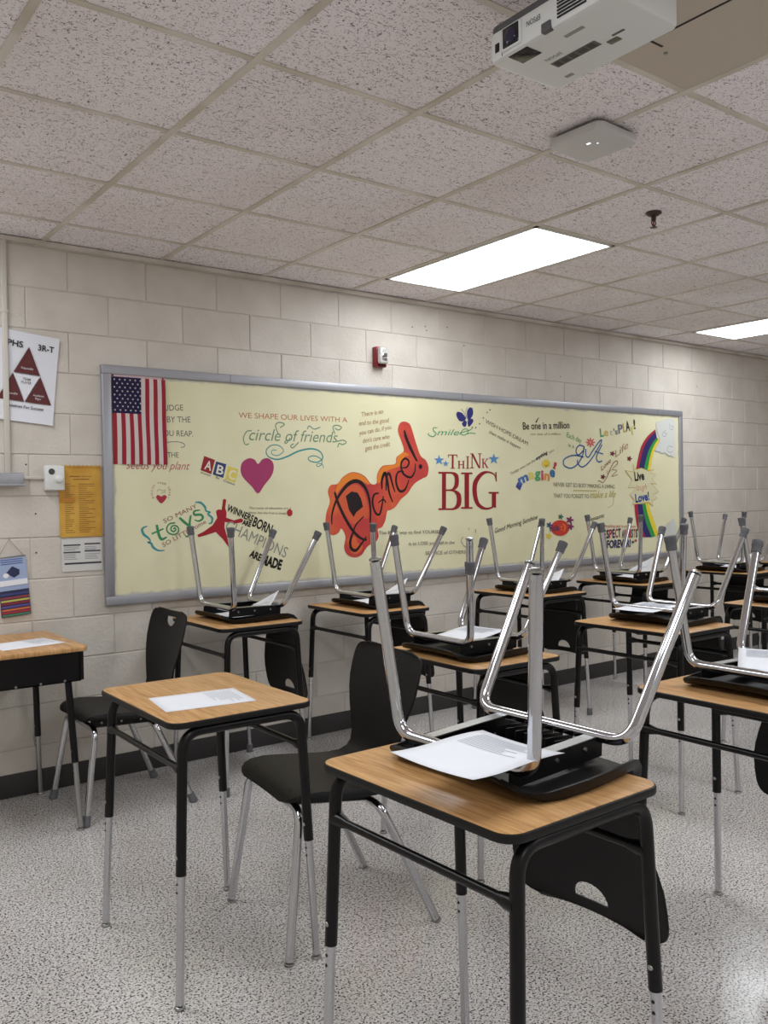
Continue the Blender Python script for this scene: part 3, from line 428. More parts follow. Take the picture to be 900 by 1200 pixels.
('stroke','painted_flourish',[(3.1687,1.9447),(3.1818,1.9604),(3.199,1.9826)],[0.0125,0.0089,0.0035],(48,42,48),1),
('text', 'painted_lettering', 'not one of a million', (3.1131, 1.851), (3.4342, 1.8631), 0.0178, (150, 142, 108), 0.0, 0.0),
('text', 'painted_lettering', 'Each day', (3.495, 1.8503), (3.6603, 1.8087), 0.0387, (96, 160, 100), 0.0, 0.0),
('text', 'painted_lettering', 'is a', (3.5127, 1.779), (3.5786, 1.7695), 0.0277, (112, 150, 108), 0.0, 0.0),
('join','painted_lettering',[('stroke','painted_lettering',[(3.6951,1.7834),(3.6389,1.7914),(3.6005,1.7533),(3.6235,1.7184),(3.6803,1.7503),(3.6951,1.7834),(3.6725,1.7127),(3.6123,1.6466),(3.5382,1.618),(3.4662,1.6384),(3.467,1.6816),(3.5401,1.7104),(3.6094,1.7144),(3.6864,1.7036)],[0.0103],(44,92,150),1),('stroke','painted_lettering',[(3.7132,1.7669),(3.7122,1.7181),(3.7433,1.7046),(3.7871,1.7478),(3.861,1.8178),(3.898,1.8407),(3.8872,1.8118),(3.8156,1.7295),(3.7424,1.6622),(3.6708,1.6276),(3.6221,1.6513),(3.6158,1.6838)],[0.0104],(44,92,150),1),('stroke','painted_lettering',[(3.9046,1.8028),(3.8476,1.7301),(3.8365,1.6872),(3.8653,1.6686),(3.9021,1.6786)],[0.0105],(44,92,150),1),('stroke','painted_lettering',[(3.8189,1.7504),(3.9149,1.7314)],[0.0085],(44,92,150),1)]),
('poly','painted_flower',[(3.8247,1.8187),(3.8136,1.8136),(3.7959,1.8118),(3.794,1.8088),(3.8048,1.8),(3.8072,1.7915),(3.7942,1.7928),(3.7805,1.7997),(3.776,1.7984),(3.7738,1.7868),(3.7662,1.7795),(3.759,1.7864),(3.7572,1.7979),(3.7529,1.799),(3.7389,1.7915),(3.726,1.7895),(3.7287,1.798),(3.7398,1.8074),(3.7381,1.8102),(3.7206,1.8111),(3.7099,1.8156),(3.7208,1.8208),(3.7383,1.8226),(3.7402,1.8255),(3.7294,1.8343),(3.7271,1.8427),(3.7399,1.8414),(3.7536,1.8346),(3.758,1.8359),(3.7603,1.8475),(3.7678,1.8549),(3.775,1.848),(3.7768,1.8364),(3.7812,1.8354),(3.7952,1.843),(3.8083,1.845),(3.8056,1.8365),(3.7943,1.827),(3.7961,1.8241),(3.8138,1.8233)],(206,98,96),1),
('poly','painted_flower_centre',[(3.7799,1.8175),(3.7786,1.8138),(3.7749,1.8108),(3.7697,1.809),(3.764,1.8088),(3.7588,1.8103),(3.7553,1.8132),(3.7541,1.8168),(3.7555,1.8205),(3.7591,1.8236),(3.7643,1.8254),(3.77,1.8255),(3.7752,1.824),(3.7787,1.8212)],(224,150,130),0),
('text', 'painted_lettering', 'Today you can be', (2.9054, 1.5624), (3.1579, 1.6652), 0.0192, (112, 98, 84), 0, 0.3),
('text', 'painted_lettering', 'anything', (3.1657, 1.6707), (3.2915, 1.7231), 0.0232, (40, 38, 44), 0.03, 0.3),
('text', 'painted_lettering', 'you', (3.3046, 1.7216), (3.3607, 1.7445), 0.0181, (112, 98, 84), 0, 0.3),
('text', 'painted_lettering', 'i', (2.9529, 1.4839), (2.9994, 1.4547), 0.0547, (72, 70, 140), 0.04, 0.0),
('text', 'painted_lettering', 'm', (2.9902, 1.4925), (3.0876, 1.5296), 0.0659, (74, 110, 172), 0.04, 0.0),
('text', 'painted_lettering', 'a', (3.0814, 1.5366), (3.1476, 1.5403), 0.0643, (222, 206, 110), 0.04, 0.0),
('text', 'painted_lettering', 'g', (3.1503, 1.5457), (3.2096, 1.5459), 0.0646, (84, 160, 100), 0.04, 0.0),
('text', 'painted_lettering', 'i', (3.2157, 1.5297), (3.2418, 1.5298), 0.0696, (196, 84, 112), 0.04, 0.0),
('text', 'painted_lettering', 'n', (3.2457, 1.5334), (3.3059, 1.5253), 0.063, (222, 140, 70), 0.04, 0.0),
('text', 'painted_lettering', 'e', (3.3015, 1.566), (3.3567, 1.5463), 0.0678, (52, 112, 160), 0.04, 0.0),
('text', 'painted_lettering', '!', (3.3396, 1.6206), (3.3686, 1.6064), 0.0477, (184, 64, 72), 0.04, 0.0),
('poly','painted_sun',[(3.323,1.6495),(3.3037,1.6431),(3.3155,1.6313),(3.2945,1.6323),(3.2959,1.6178),(3.2788,1.6259),(3.2696,1.6128),(3.2609,1.6257),(3.2435,1.6173),(3.2456,1.6317),(3.2247,1.6303),(3.2369,1.6423),(3.2181,1.6482),(3.2371,1.6545),(3.2255,1.6662),(3.2462,1.6653),(3.2448,1.6796),(3.2618,1.6717),(3.271,1.6849),(3.2797,1.6719),(3.2972,1.6804),(3.2952,1.666),(3.3162,1.6675),(3.3039,1.6554)],(226,200,70),0),
('stroke','painted_smile',[(3.2532,1.6423),(3.2699,1.629),(3.2899,1.6436)],[0.0045],(60,40,30),1),
('text', 'painted_lettering', 'NEVER GET SO BUSY MAKING A LIVING', (3.3487, 1.4816), (4.0495, 1.4622), 0.03, (112, 112, 92), 0.0, 0.0),
('text', 'painted_lettering', 'THAT YOU FORGET TO', (3.347, 1.3986), (3.7387, 1.3896), 0.03, (112, 112, 92), 0.0, 0.0),
('text', 'painted_lettering', 'make a life', (3.7496, 1.3895), (4.0635, 1.3958), 0.0526, (184, 168, 92), 0, 0.4),
('stroke','painted_swirl',[(3.5615,1.4504),(3.8313,1.4464)],[0.0059],(184,168,92),1),
('stroke','painted_swirl',[(4.0367,1.3936),(4.0241,1.3373),(3.9591,1.3139)],[0.0039],(184,168,92),1),
('text', 'painted_lettering', 'L', (3.8849, 1.8635), (3.9283, 1.869), 0.0619, (90, 156, 110), 0.02, 0.0),
('text', 'painted_lettering', 'e', (3.9321, 1.8708), (3.9835, 1.8757), 0.0579, (206, 180, 90), 0.02, 0.0),
('text', 'painted_lettering', 't', (4.003, 1.8796), (4.0355, 1.884), 0.0459, (190, 190, 170), 0.02, 0.0),
('text', 'painted_lettering', "'s", (4.0498, 1.8845), (4.0971, 1.891), 0.046, (110, 116, 130), 0.02, 0.0),
('text', 'painted_lettering', 'P', (4.1077, 1.8964), (4.1634, 1.905), 0.0673, (110, 112, 140), 0.02, 0.0),
('text', 'painted_lettering', 'L', (4.1675, 1.9085), (4.2009, 1.9131), 0.0677, (200, 170, 80), 0.02, 0.0),
('text', 'painted_lettering', 'A', (4.201, 1.9164), (4.2523, 1.925), 0.0763, (40, 38, 40), 0.02, 0.0),
('text', 'painted_lettering', 'Y', (4.2569, 1.8877), (4.3059, 1.8961), 0.0682, (224, 204, 90), 0.02, 0.0),
('text', 'painted_lettering', '!', (4.3013, 1.9387), (4.3205, 1.9411), 0.0727, (52, 44, 44), 0.02, 0.0),
('text', 'painted_lettering', 'Love', (3.8948, 1.5997), (4.0143, 1.6732), 0.0347, (142, 92, 76), 0, 0.3),
('text', 'painted_lettering', 'Life', (4.0618, 1.704), (4.2321, 1.7935), 0.0503, (178, 140, 116), 0, 0.3),
('stroke','painted_swirl',[(3.8452,1.5229),(3.8742,1.5213),(3.9057,1.5089),(3.9512,1.5462),(3.9976,1.613),(4.0375,1.6635),(4.0797,1.6808),(4.0871,1.6574),(4.0235,1.6132),(4.0781,1.6036),(4.012,1.5589),(4.088,1.5735)],[0.0049,0.0058,0.0066,0.0058,0.0049,0.0041],(142,92,76),1),
('stroke','painted_swirl',[(3.9588,1.6044),(3.9711,1.5795),(4.0105,1.6131)],[0.0033],(142,92,76),1),
('poly','painted_flower',[(4.0586,1.7375),(4.0518,1.7331),(4.041,1.7318),(4.0384,1.7295),(4.04,1.7226),(4.0357,1.7172),(4.0273,1.7198),(4.0226,1.7259),(4.0185,1.7267),(4.0088,1.7233),(3.9995,1.7241),(4.0012,1.7301),(4.0089,1.7351),(4.009,1.7379),(4.0014,1.7426),(4.0,1.7486),(4.0093,1.7497),(4.0189,1.7467),(4.023,1.7476),(4.028,1.754),(4.0365,1.7569),(4.0406,1.7516),(4.0387,1.7447),(4.0412,1.7425),(4.052,1.7416)],(110,36,48),1),
('poly','painted_flower',[(4.2707,1.7006),(4.2637,1.6962),(4.2525,1.6949),(4.2498,1.6926),(4.2515,1.6856),(4.2469,1.68),(4.2383,1.6827),(4.2334,1.689),(4.2291,1.6898),(4.2191,1.6864),(4.2095,1.6872),(4.2112,1.6933),(4.2192,1.6984),(4.2193,1.7012),(4.2114,1.7061),(4.21,1.7121),(4.2196,1.7132),(4.2295,1.7102),(4.2338,1.7111),(4.239,1.7175),(4.2478,1.7205),(4.2521,1.7151),(4.2501,1.708),(4.2527,1.7058),(4.2639,1.7049)],(110,36,48),1),
('poly','painted_flower',[(3.9411,1.5545),(3.9344,1.5502),(3.9238,1.5491),(3.9213,1.5469),(3.9229,1.5401),(3.9186,1.5347),(3.9105,1.5375),(3.9058,1.5436),(3.9018,1.5445),(3.8923,1.5413),(3.8832,1.5422),(3.8848,1.5481),(3.8924,1.5529),(3.8925,1.5557),(3.885,1.5605),(3.8837,1.5664),(3.8928,1.5674),(3.9022,1.5643),(3.9062,1.5651),(3.9111,1.5713),(3.9194,1.5741),(3.9235,1.5688),(3.9216,1.5619),(3.9241,1.5597),(3.9346,1.5587)],(110,36,48),1),
('poly','painted_rainbow_band',[(4.5773,1.9469),(4.4601,1.8752),(4.3776,1.778),(4.3208,1.6192),(4.3523,1.6178),(4.4107,1.7719),(4.4822,1.8602),(4.5827,1.9279)],(170,44,60),'pair'),
('poly','painted_rainbow_band',[(4.5827,1.9279),(4.4822,1.8602),(4.4107,1.7719),(4.3523,1.6178),(4.4186,1.6166),(4.4685,1.7384),(4.5236,1.8179),(4.596,1.8793)],(52,44,104),'pair'),
('poly','painted_rainbow_band',[(4.596,1.8793),(4.5236,1.8179),(4.4685,1.7384),(4.4186,1.6166),(4.4688,1.6118),(4.5047,1.7217),(4.5488,1.801),(4.6158,1.8676)],(56,150,72),'pair'),
('poly','painted_rainbow_band',[(4.6158,1.8676),(4.5488,1.801),(4.5047,1.7217),(4.4688,1.6118),(4.5024,1.6051),(4.5298,1.7047),(4.5741,1.7885),(4.6358,1.8594)],(232,208,62),'pair'),
('poly','painted_rainbow_band',[(4.2933,1.3368),(4.2988,1.2733),(4.3162,1.1872),(4.3523,1.0692),(4.4298,1.0663),(4.3682,1.1772),(4.3399,1.2725),(4.3329,1.3362)],(170,44,60),'pair'),
('poly','painted_rainbow_band',[(4.3329,1.3362),(4.3399,1.2725),(4.3682,1.1772),(4.4298,1.0663),(4.5084,1.0633),(4.4432,1.175),(4.4089,1.2711),(4.3935,1.3352)],(52,44,104),'pair'),
('poly','painted_rainbow_band',[(4.3935,1.3352),(4.4089,1.2711),(4.4432,1.175),(4.5084,1.0633),(4.5597,1.071),(4.4967,1.1822),(4.4563,1.2701),(4.4353,1.3398)],(56,150,72),'pair'),
('poly','painted_rainbow_band',[(4.4353,1.3398),(4.4563,1.2701),(4.4967,1.1822),(4.5597,1.071),(4.6085,1.0771),(4.5478,1.1895),(4.5041,1.2691),(4.4802,1.3426)],(232,208,62),'pair'),
('poly','painted_cloud',[(4.5928,2.0035),(4.5998,1.9249),(4.6358,1.8603),(4.5681,1.7718),(4.6281,1.766),(4.6711,1.7475),(4.7149,1.7563),(4.7584,1.7332),(4.8173,1.7271),(4.8443,1.7365),(4.8467,2.0049),(4.7941,2.0437),(4.6912,2.0251)],(214,214,208),1),
('poly','painted_cloud',[(4.585,1.0481),(4.6437,1.1075),(4.7029,1.1587),(4.762,1.1837),(4.8216,1.1999),(4.8362,1.0383)],(210,210,204),1),
('stroke','painted_cloud_line',[(4.7711,2.0018),(4.7806,1.9578),(4.81,1.9517),(4.8164,1.9769),(4.7928,1.9805)],[0.0045],(150,152,160),1),
('stroke','painted_cloud_line',[(4.7186,1.9423),(4.6819,1.9233),(4.6742,1.901),(4.7059,1.8914),(4.7298,1.9161),(4.6963,1.9176)],[0.0044],(150,152,160),1),
('stroke','painted_cloud_line',[(4.8115,1.8073),(4.7526,1.8103),(4.7372,1.7745),(4.781,1.7603),(4.8109,1.7734)],[0.0045],(150,152,160),1),
('stroke','painted_cloud_line',[(4.5681,1.7718),(4.6136,1.7605),(4.6711,1.7475),(4.6945,1.7586),(4.7509,1.7278),(4.7908,1.7356),(4.8023,1.7162)],[0.0044],(150,152,160),1),
('poly','painted_starburst',[(4.1814,1.6044),(4.2674,1.5343),(4.212,1.4663),(4.3137,1.4718),(4.2378,1.4108),(4.2912,1.3693),(4.2633,1.3338),(4.366,1.3408),(4.4775,1.3479),(4.5362,1.3165),(4.5228,1.3577),(4.5918,1.3857),(4.5381,1.4116),(4.6142,1.4338),(4.5479,1.4762),(4.5088,1.5025),(4.5883,1.4989),(4.5208,1.5373),(4.5812,1.5742),(4.5105,1.5895),(4.5479,1.6177),(4.4827,1.6041),(4.3856,1.6267),(4.3193,1.614),(4.2794,1.6624),(4.2957,1.5942)],(216,210,172),0),
('stroke','painted_starburst_outline',[(4.1814,1.6044),(4.2674,1.5343),(4.212,1.4663),(4.3137,1.4718),(4.2378,1.4108),(4.2912,1.3693),(4.2633,1.3338),(4.366,1.3408),(4.4775,1.3479),(4.5362,1.3165),(4.5228,1.3577),(4.5918,1.3857),(4.5381,1.4116),(4.6142,1.4338),(4.5479,1.4762),(4.5088,1.5025),(4.5883,1.4989),(4.5208,1.5373),(4.5812,1.5742),(4.5105,1.5895),(4.5479,1.6177),(4.4827,1.6041),(4.3856,1.6267),(4.3193,1.614),(4.2794,1.6624),(4.2957,1.5942),(4.1814,1.6044)],[0.0051],(202,164,60),2),
('text', 'painted_lettering', 'Live', (4.2984, 1.5232), (4.4253, 1.5345), 0.0667, (28, 24, 26), 0.04, 0.0),
('text', 'painted_lettering', 'laugh', (4.3159, 1.4444), (4.4586, 1.4539), 0.0471, (196, 140, 110), 0, 0.3),
('text', 'painted_lettering', 'Love!', (4.3058, 1.3486), (4.4864, 1.3695), 0.0642, (32, 66, 130), 0.04, 0.0),
('text', 'painted_lettering', 'Good Morning Sunshine', (2.745, 1.1578), (3.1752, 1.2473), 0.0326, (46, 42, 42), 0.0, 0.35),
('poly','painted_blob',[(3.5138,1.1699),(3.5054,1.1475),(3.4825,1.129),(3.4487,1.1174),(3.4093,1.1144),(3.3704,1.1203),(3.3378,1.1342),(3.3164,1.1538),(3.3092,1.1764),(3.3173,1.1984),(3.3395,1.2168),(3.3726,1.2285),(3.4117,1.232),(3.4509,1.2265),(3.4842,1.2127),(3.5063,1.1929)],(200,62,50),0),
('poly','painted_flower',[(3.4517,1.2551),(3.4451,1.2509),(3.4346,1.25),(3.4321,1.2478),(3.4337,1.2407),(3.4294,1.2352),(3.4214,1.2383),(3.4167,1.2448),(3.4128,1.2458),(3.4033,1.2427),(3.3944,1.2439),(3.396,1.25),(3.4035,1.2548),(3.4036,1.2577),(3.3962,1.2629),(3.3949,1.269),(3.4039,1.2697),(3.4132,1.2663),(3.4172,1.267),(3.4221,1.2733),(3.4302,1.276),(3.4343,1.2703),(3.4324,1.2633),(3.4348,1.261),(3.4453,1.2596)],(44,110,84),1),
('poly','painted_flower',[(3.5633,1.228),(3.5541,1.2222),(3.5394,1.2211),(3.5359,1.2179),(3.538,1.2081),(3.5321,1.2006),(3.5208,1.2048),(3.5143,1.2139),(3.5088,1.2152),(3.4956,1.2111),(3.4831,1.2127),(3.4853,1.2211),(3.4958,1.2278),(3.4959,1.2317),(3.4856,1.239),(3.4838,1.2475),(3.4964,1.2485),(3.5094,1.2436),(3.5149,1.2447),(3.5218,1.2534),(3.5332,1.2571),(3.5389,1.2493),(3.5363,1.2395),(3.5397,1.2362),(3.5543,1.2343)],(128,48,96),1),
('poly','painted_flower',[(3.5664,1.1791),(3.558,1.1738),(3.5446,1.1729),(3.5414,1.1701),(3.5434,1.1611),(3.538,1.1543),(3.5277,1.1582),(3.5218,1.1664),(3.5167,1.1677),(3.5047,1.164),(3.4933,1.1655),(3.4953,1.1732),(3.5049,1.1792),(3.505,1.1828),(3.4957,1.1894),(3.494,1.1972),(3.5054,1.198),(3.5173,1.1936),(3.5224,1.1945),(3.5286,1.2024),(3.539,1.2057),(3.5441,1.1985),(3.5418,1.1897),(3.5449,1.1867),(3.5582,1.1849)],(128,48,96),1),
('poly','painted_flower',[(3.3235,1.1176),(3.3162,1.113),(3.3047,1.1122),(3.302,1.1097),(3.3036,1.1018),(3.299,1.0958),(3.2901,1.0993),(3.2851,1.1066),(3.2807,1.1078),(3.2704,1.1045),(3.2605,1.1059),(3.2623,1.1127),(3.2705,1.118),(3.2706,1.1211),(3.2625,1.127),(3.2611,1.1338),(3.271,1.1345),(3.2812,1.1305),(3.2856,1.1314),(3.2909,1.1383),(3.2999,1.1411),(3.3043,1.1348),(3.3023,1.127),(3.305,1.1243),(3.3164,1.1227)],(226,196,60),1),
('poly','painted_flower',[(3.329,1.197),(3.3217,1.1923),(3.3102,1.1915),(3.3074,1.189),(3.3091,1.1811),(3.3045,1.1751),(3.2956,1.1785),(3.2905,1.1857),(3.2862,1.1869),(3.2758,1.1835),(3.266,1.1849),(3.2677,1.1916),(3.276,1.197),(3.276,1.2001),(3.268,1.206),(3.2665,1.2128),(3.2764,1.2136),(3.2866,1.2096),(3.291,1.2105),(3.2964,1.2175),(3.3054,1.2204),(3.3098,1.2141),(3.3078,1.2063),(3.3104,1.2036),(3.3219,1.2021)],(60,84,130),1),
('text', 'painted_lettering', 'Hola', (3.301, 1.1515), (3.3984, 1.1575), 0.045, (44, 62, 96), 0.03, 0.0),
('text', 'painted_lettering', ':)', (3.4181, 1.1569), (3.4777, 1.163), 0.0428, (226, 120, 50), 0.03, 0.0),
('text', 'painted_lettering', 'Fantastic', (3.7356, 1.2097), (3.9231, 1.2438), 0.0303, (46, 42, 42), 0, 0.35),
('text', 'painted_lettering', 'Anything and in your eyes', (3.9129, 1.1629), (4.305, 1.1479), 0.0224, (176, 70, 76), 0, 0.25),
('text', 'painted_lettering', 'R', (3.8724, 1.075), (3.9025, 1.0752), 0.0641, (44, 48, 92), 0.03, 0.0),
('text', 'painted_lettering', 'E', (3.9072, 1.0757), (3.9375, 1.0759), 0.0643, (176, 48, 64), 0.03, 0.0),
('text', 'painted_lettering', 'S', (3.9422, 1.0765), (3.9727, 1.0767), 0.0644, (44, 48, 92), 0.03, 0.0),
('text', 'painted_lettering', 'P', (3.9775, 1.0772), (4.0081, 1.0774), 0.0647, (176, 48, 64), 0.03, 0.0),
('text', 'painted_lettering', 'E', (4.0129, 1.078), (4.0437, 1.0782), 0.0648, (44, 48, 92), 0.03, 0.0),
('text', 'painted_lettering', 'C', (4.0486, 1.0787), (4.0796, 1.079), 0.0651, (176, 48, 64), 0.03, 0.0),
('text', 'painted_lettering', 'T', (4.0845, 1.0795), (4.1157, 1.0797), 0.0653, (44, 48, 92), 0.03, 0.0),
('text', 'painted_lettering', 'A', (4.1307, 1.0735), (4.1532, 1.0726), 0.0627, (44, 48, 92), 0.03, 0.0),
('text', 'painted_lettering', 'R', (4.159, 1.0731), (4.1815, 1.0722), 0.0628, (176, 48, 64), 0.03, 0.0),
('text', 'painted_lettering', 'T', (4.1874, 1.0727), (4.2101, 1.0719), 0.063, (44, 48, 92), 0.03, 0.0),
('text', 'painted_lettering', 'I', (4.216, 1.0724), (4.2387, 1.0715), 0.0631, (176, 48, 64), 0.03, 0.0),
('text', 'painted_lettering', 'S', (4.2447, 1.072), (4.2675, 1.0711), 0.0633, (44, 48, 92), 0.03, 0.0),
('text', 'painted_lettering', 'T', (4.2735, 1.0716), (4.2965, 1.0707), 0.0635, (176, 48, 64), 0.03, 0.0),
('text', 'painted_lettering', 'S', (4.3025, 1.0712), (4.3256, 1.0704), 0.0637, (44, 48, 92), 0.03, 0.0),
('text', 'painted_lettering', 'FOREVER!', (3.9442, 0.9992), (4.2377, 0.9974), 0.0589, (44, 48, 92), 0.03, 0.0),
('poly','painted_flower',[(3.917,1.0452),(3.9129,1.0428),(3.9065,1.0424),(3.905,1.0412),(3.9059,1.037),(3.9033,1.0338),(3.8984,1.0357),(3.8955,1.0396),(3.8931,1.0402),(3.8873,1.0385),(3.8818,1.0393),(3.8828,1.0428),(3.8874,1.0456),(3.8875,1.0473),(3.8829,1.0504),(3.8821,1.0541),(3.8877,1.0544),(3.8934,1.0522),(3.8958,1.0526),(3.8988,1.0563),(3.9038,1.0577),(3.9063,1.0544),(3.9052,1.0503),(3.9066,1.0489),(3.913,1.048)],(176,48,64),1),
('poly','painted_flower',[(3.9423,1.0161),(3.9383,1.0137),(3.9318,1.0134),(3.9303,1.0121),(3.9312,1.0079),(3.9286,1.0047),(3.9237,1.0066),(3.9208,1.0105),(3.9184,1.0111),(3.9126,1.0095),(3.907,1.0103),(3.908,1.0138),(3.9127,1.0166),(3.9127,1.0182),(3.9082,1.0214),(3.9073,1.025),(3.9129,1.0254),(3.9186,1.0232),(3.9211,1.0236),(3.9241,1.0272),(3.9291,1.0287),(3.9316,1.0253),(3.9305,1.0212),(3.932,1.0198),(3.9384,1.0189)],(44,48,92),1),
('poly','painted_flower',[(4.2865,1.0328),(4.2822,1.0303),(4.2754,1.03),(4.2737,1.0286),(4.2748,1.0243),(4.272,1.0211),(4.2667,1.023),(4.2637,1.027),(4.2611,1.0276),(4.2549,1.0259),(4.2491,1.0267),(4.2501,1.0304),(4.255,1.0332),(4.2551,1.035),(4.2502,1.0382),(4.2494,1.042),(4.2553,1.0423),(4.2613,1.0401),(4.264,1.0405),(4.2671,1.0442),(4.2725,1.0457),(4.2751,1.0423),(4.2739,1.038),(4.2755,1.0366),(4.2823,1.0356)],(44,48,92),1),
('poly','painted_flower',[(4.3236,1.0429),(4.3193,1.0404),(4.3124,1.04),(4.3108,1.0387),(4.3118,1.0343),(4.309,1.0311),(4.3037,1.033),(4.3007,1.037),(4.2981,1.0377),(4.2919,1.0359),(4.2859,1.0368),(4.287,1.0404),(4.292,1.0433),(4.292,1.045),(4.2871,1.0483),(4.2863,1.052),(4.2922,1.0524),(4.2983,1.0501),(4.3009,1.0506),(4.3041,1.0543),(4.3095,1.0558),(4.3122,1.0524),(4.311,1.0481),(4.3126,1.0467),(4.3194,1.0457)],(176,48,64),1),
('text', 'painted_lettering', 'The BEST way to find YOURSELF', (1.7343, 1.1854), (2.2672, 1.1744), 0.0209, (96, 92, 84), 0.0, 0.0),
('text', 'painted_lettering', 'is to LOSE yourself in the', (1.975, 1.1069), (2.3659, 1.0998), 0.0214, (96, 92, 84), 0.0, 0.0),
('text', 'painted_lettering', 'SERVICE of OTHERS', (2.1126, 1.0388), (2.4646, 1.0304), 0.0218, (96, 92, 84), 0.0, 0.0),
('stroke','painted_scribble',[(2.5586,1.1912),(2.5604,1.1658)],[0.0042],(110,112,116),1),
('stroke','painted_scribble',[(2.6032,1.1262),(2.6497,1.1287)],[0.0042],(110,112,116),1),
('stroke','painted_scribble',[(2.4445,1.1449),(2.4272,1.1164),(2.4435,1.0949)],[0.0041],(110,112,116),1),
('stroke','painted_scribble',[(2.6025,1.0881),(2.6305,1.0444)],[0.0042],(110,112,116),1),
('stroke','painted_scribble',[(2.4929,1.2034),(2.4994,1.1914)],[0.0042],(110,112,116),1),
('stroke','painted_scribble',[(2.4434,1.0907),(2.46,1.0775),(2.499,1.059)],[0.0042],(110,112,116),1)]
def ribbon(pts, ws, closed=False, smooth=True):
    P = catmull(pts, closed, 6) if smooth and len(pts) > 2 else list(pts)
    n = len(P); V, F = [], []
    for i, p in enumerate(P):
        a = P[max(i-1, 0)]; b = P[min(i+1, n-1)]; d = Vector((b[0]-a[0], b[1]-a[1]))
        d = d.normalized() if d.length > 1e-9 else Vector((1, 0)); q = Vector((-d.y, d.x))
        u = i/(n-1)*(len(ws)-1); k = min(int(u), len(ws)-2) if len(ws) > 1 else 0
        wd = ws[0] if len(ws) == 1 else ws[k]*(1-(u-k))+ws[k+1]*(u-k)
        V += [Vector(p)+q*wd/2, Vector(p)-q*wd/2]
    for i in range(n-1): F.append((2*i, 2*i+1, 2*i+3, 2*i+2))
    return V, F
def entry(e):
    if e[0] == 'text': V, F = text_verts(e[2], e[3], e[4], e[5], e[7], e[8]); return V, F, e[6]
    if e[0] == 'stroke': V, F = ribbon(e[2], e[3], False, e[5] != 2); return V, F, e[4]
    if e[0] == 'poly':
        p = e[2]
        if e[4] == 'pair':
            h = len(p)//2; p = catmull(p[:h], False, 6)+catmull(p[h:], False, 6)
        elif e[4]: p = catmull(p, True, 4)
        return [Vector(q) for q in p], [tuple(range(len(p)))], e[3]
for i, e in enumerate(MURAL):
    y = -.0203-i*.00002
    if e[0] == 'join':
        V, F = [], []
        for j, s in enumerate(e[2]):
            v, f, c = entry(s); k = len(V); V += [(q.x, y-j*.000004, q.y) for q in v]; F += [tuple(t+k for t in g) for g in f]
        link(e[1], mesh(e[1], V, F), paint(c), bd)
    else:
        V, F, c = entry(e)
        if V: link(e[1], mesh(e[1], [(q.x, y, q.y) for q in V], F), paint(c), bd)

# ---------------------------------------------------------------- things on the wall
def wtext(txt, A, B, h, y, m, parent, bold=0, name='lettering'):
    V, F = text_verts(txt, A, B, h, bold); return link(name, mesh(name, [(q.x, y, q.y) for q in V], F), m, parent)
def wpoly(name, pts, y, m, parent): return link(name, mesh(name, [(p[0], y, p[1]) for p in pts], [tuple(range(len(pts)))]), m, parent)
# flag hanging by its short side, thirteen stripes
fg = empty('flag', (.05, -.024, 2.058)); tag(fg, 'small striped cloth flag with stars pinned at top left of the board', 'flag')
FWd, FH = .288, .452
M_red = mat('flag_red', (156, 44, 56), .8, 0, .2); M_fw = mat('flag_white', (212, 198, 194), .8, 0, .2); M_nav = mat('flag_navy', (40, 34, 66), .8, 0, .2)
def wav(x, z): return -.004*math.sin(x*30+z*4)*min(1, -z*4)-.003*math.sin(z*17+x*9)-.004
def cloth(name, x0, x1, z0, z1, m, off=0.0, nx=4, nz=16):
    V, F = [], []
    for j in range(nz+1):
        for i in range(nx+1):
            x = x0+(x1-x0)*i/nx; z = z0+(z1-z0)*j/nz; V.append((x+.03*(-z)*(.28), wav(x, z)+off, z))
    for j in range(nz):
        for i in range(nx): k = j*(nx+1)+i; F.append((k, k+1, k+nx+2, k+nx+1))
    return link(name, mesh(name, V, F, True), m, fg)
for k in range(13):
    x0 = FWd*k/13; x1 = FWd*(k+1)/13
    cloth('stripe', x0, x1, -FH if True else 0, -.004 if k > 6 else -.19, M_red if k % 2 == 0 else M_fw)
cloth('canton', 0, FWd*7/13, -.19, -.004, M_nav, -.0006, 6, 12)
sm = []
for r_ in range(9):
    for c in range(6 if r_ % 2 == 0 else 5):
        xx = .014+(c*2+(0 if r_ % 2 == 0 else 1))*.0137; zz = -.018-r_*.0195
        pts = []
        for q in range(10): a = math.pi/2+q*math.pi/5; rr_ = .0062 if q % 2 == 0 else .0026; pts.append((xx+.0084*(-zz)+rr_*math.cos(a), wav(xx, zz)-.0014, zz+rr_*math.sin(a)))
        link('star', mesh('star', pts, [tuple(range(10))]), M_fw, fg)
box('header_band', -.002, FWd, -.003, 0, -.006, .008, mat('flag_header', (206, 176, 180), .8), fg)
for x in (.006, FWd-.012): lathe('pin', [(.005, 0), (.004, .006)], M_red if x > .1 else M_nav, fg, 8, (x, -.002, .002), (R(90), 0, 0))

# triangle poster
ps = empty('poster', (-.361, -.003, 2.02)); tag(ps, 'white poster with dark red triangles behind the wall conduit', 'poster'); ps.rotation_euler = (0, R(5.6), 0)
M_pp = mat('poster_paper', (226, 226, 232), .35); M_dr = mat('poster_maroon', (92, 34, 36), .4); M_ink = mat('poster_ink', (40, 34, 38), .5)
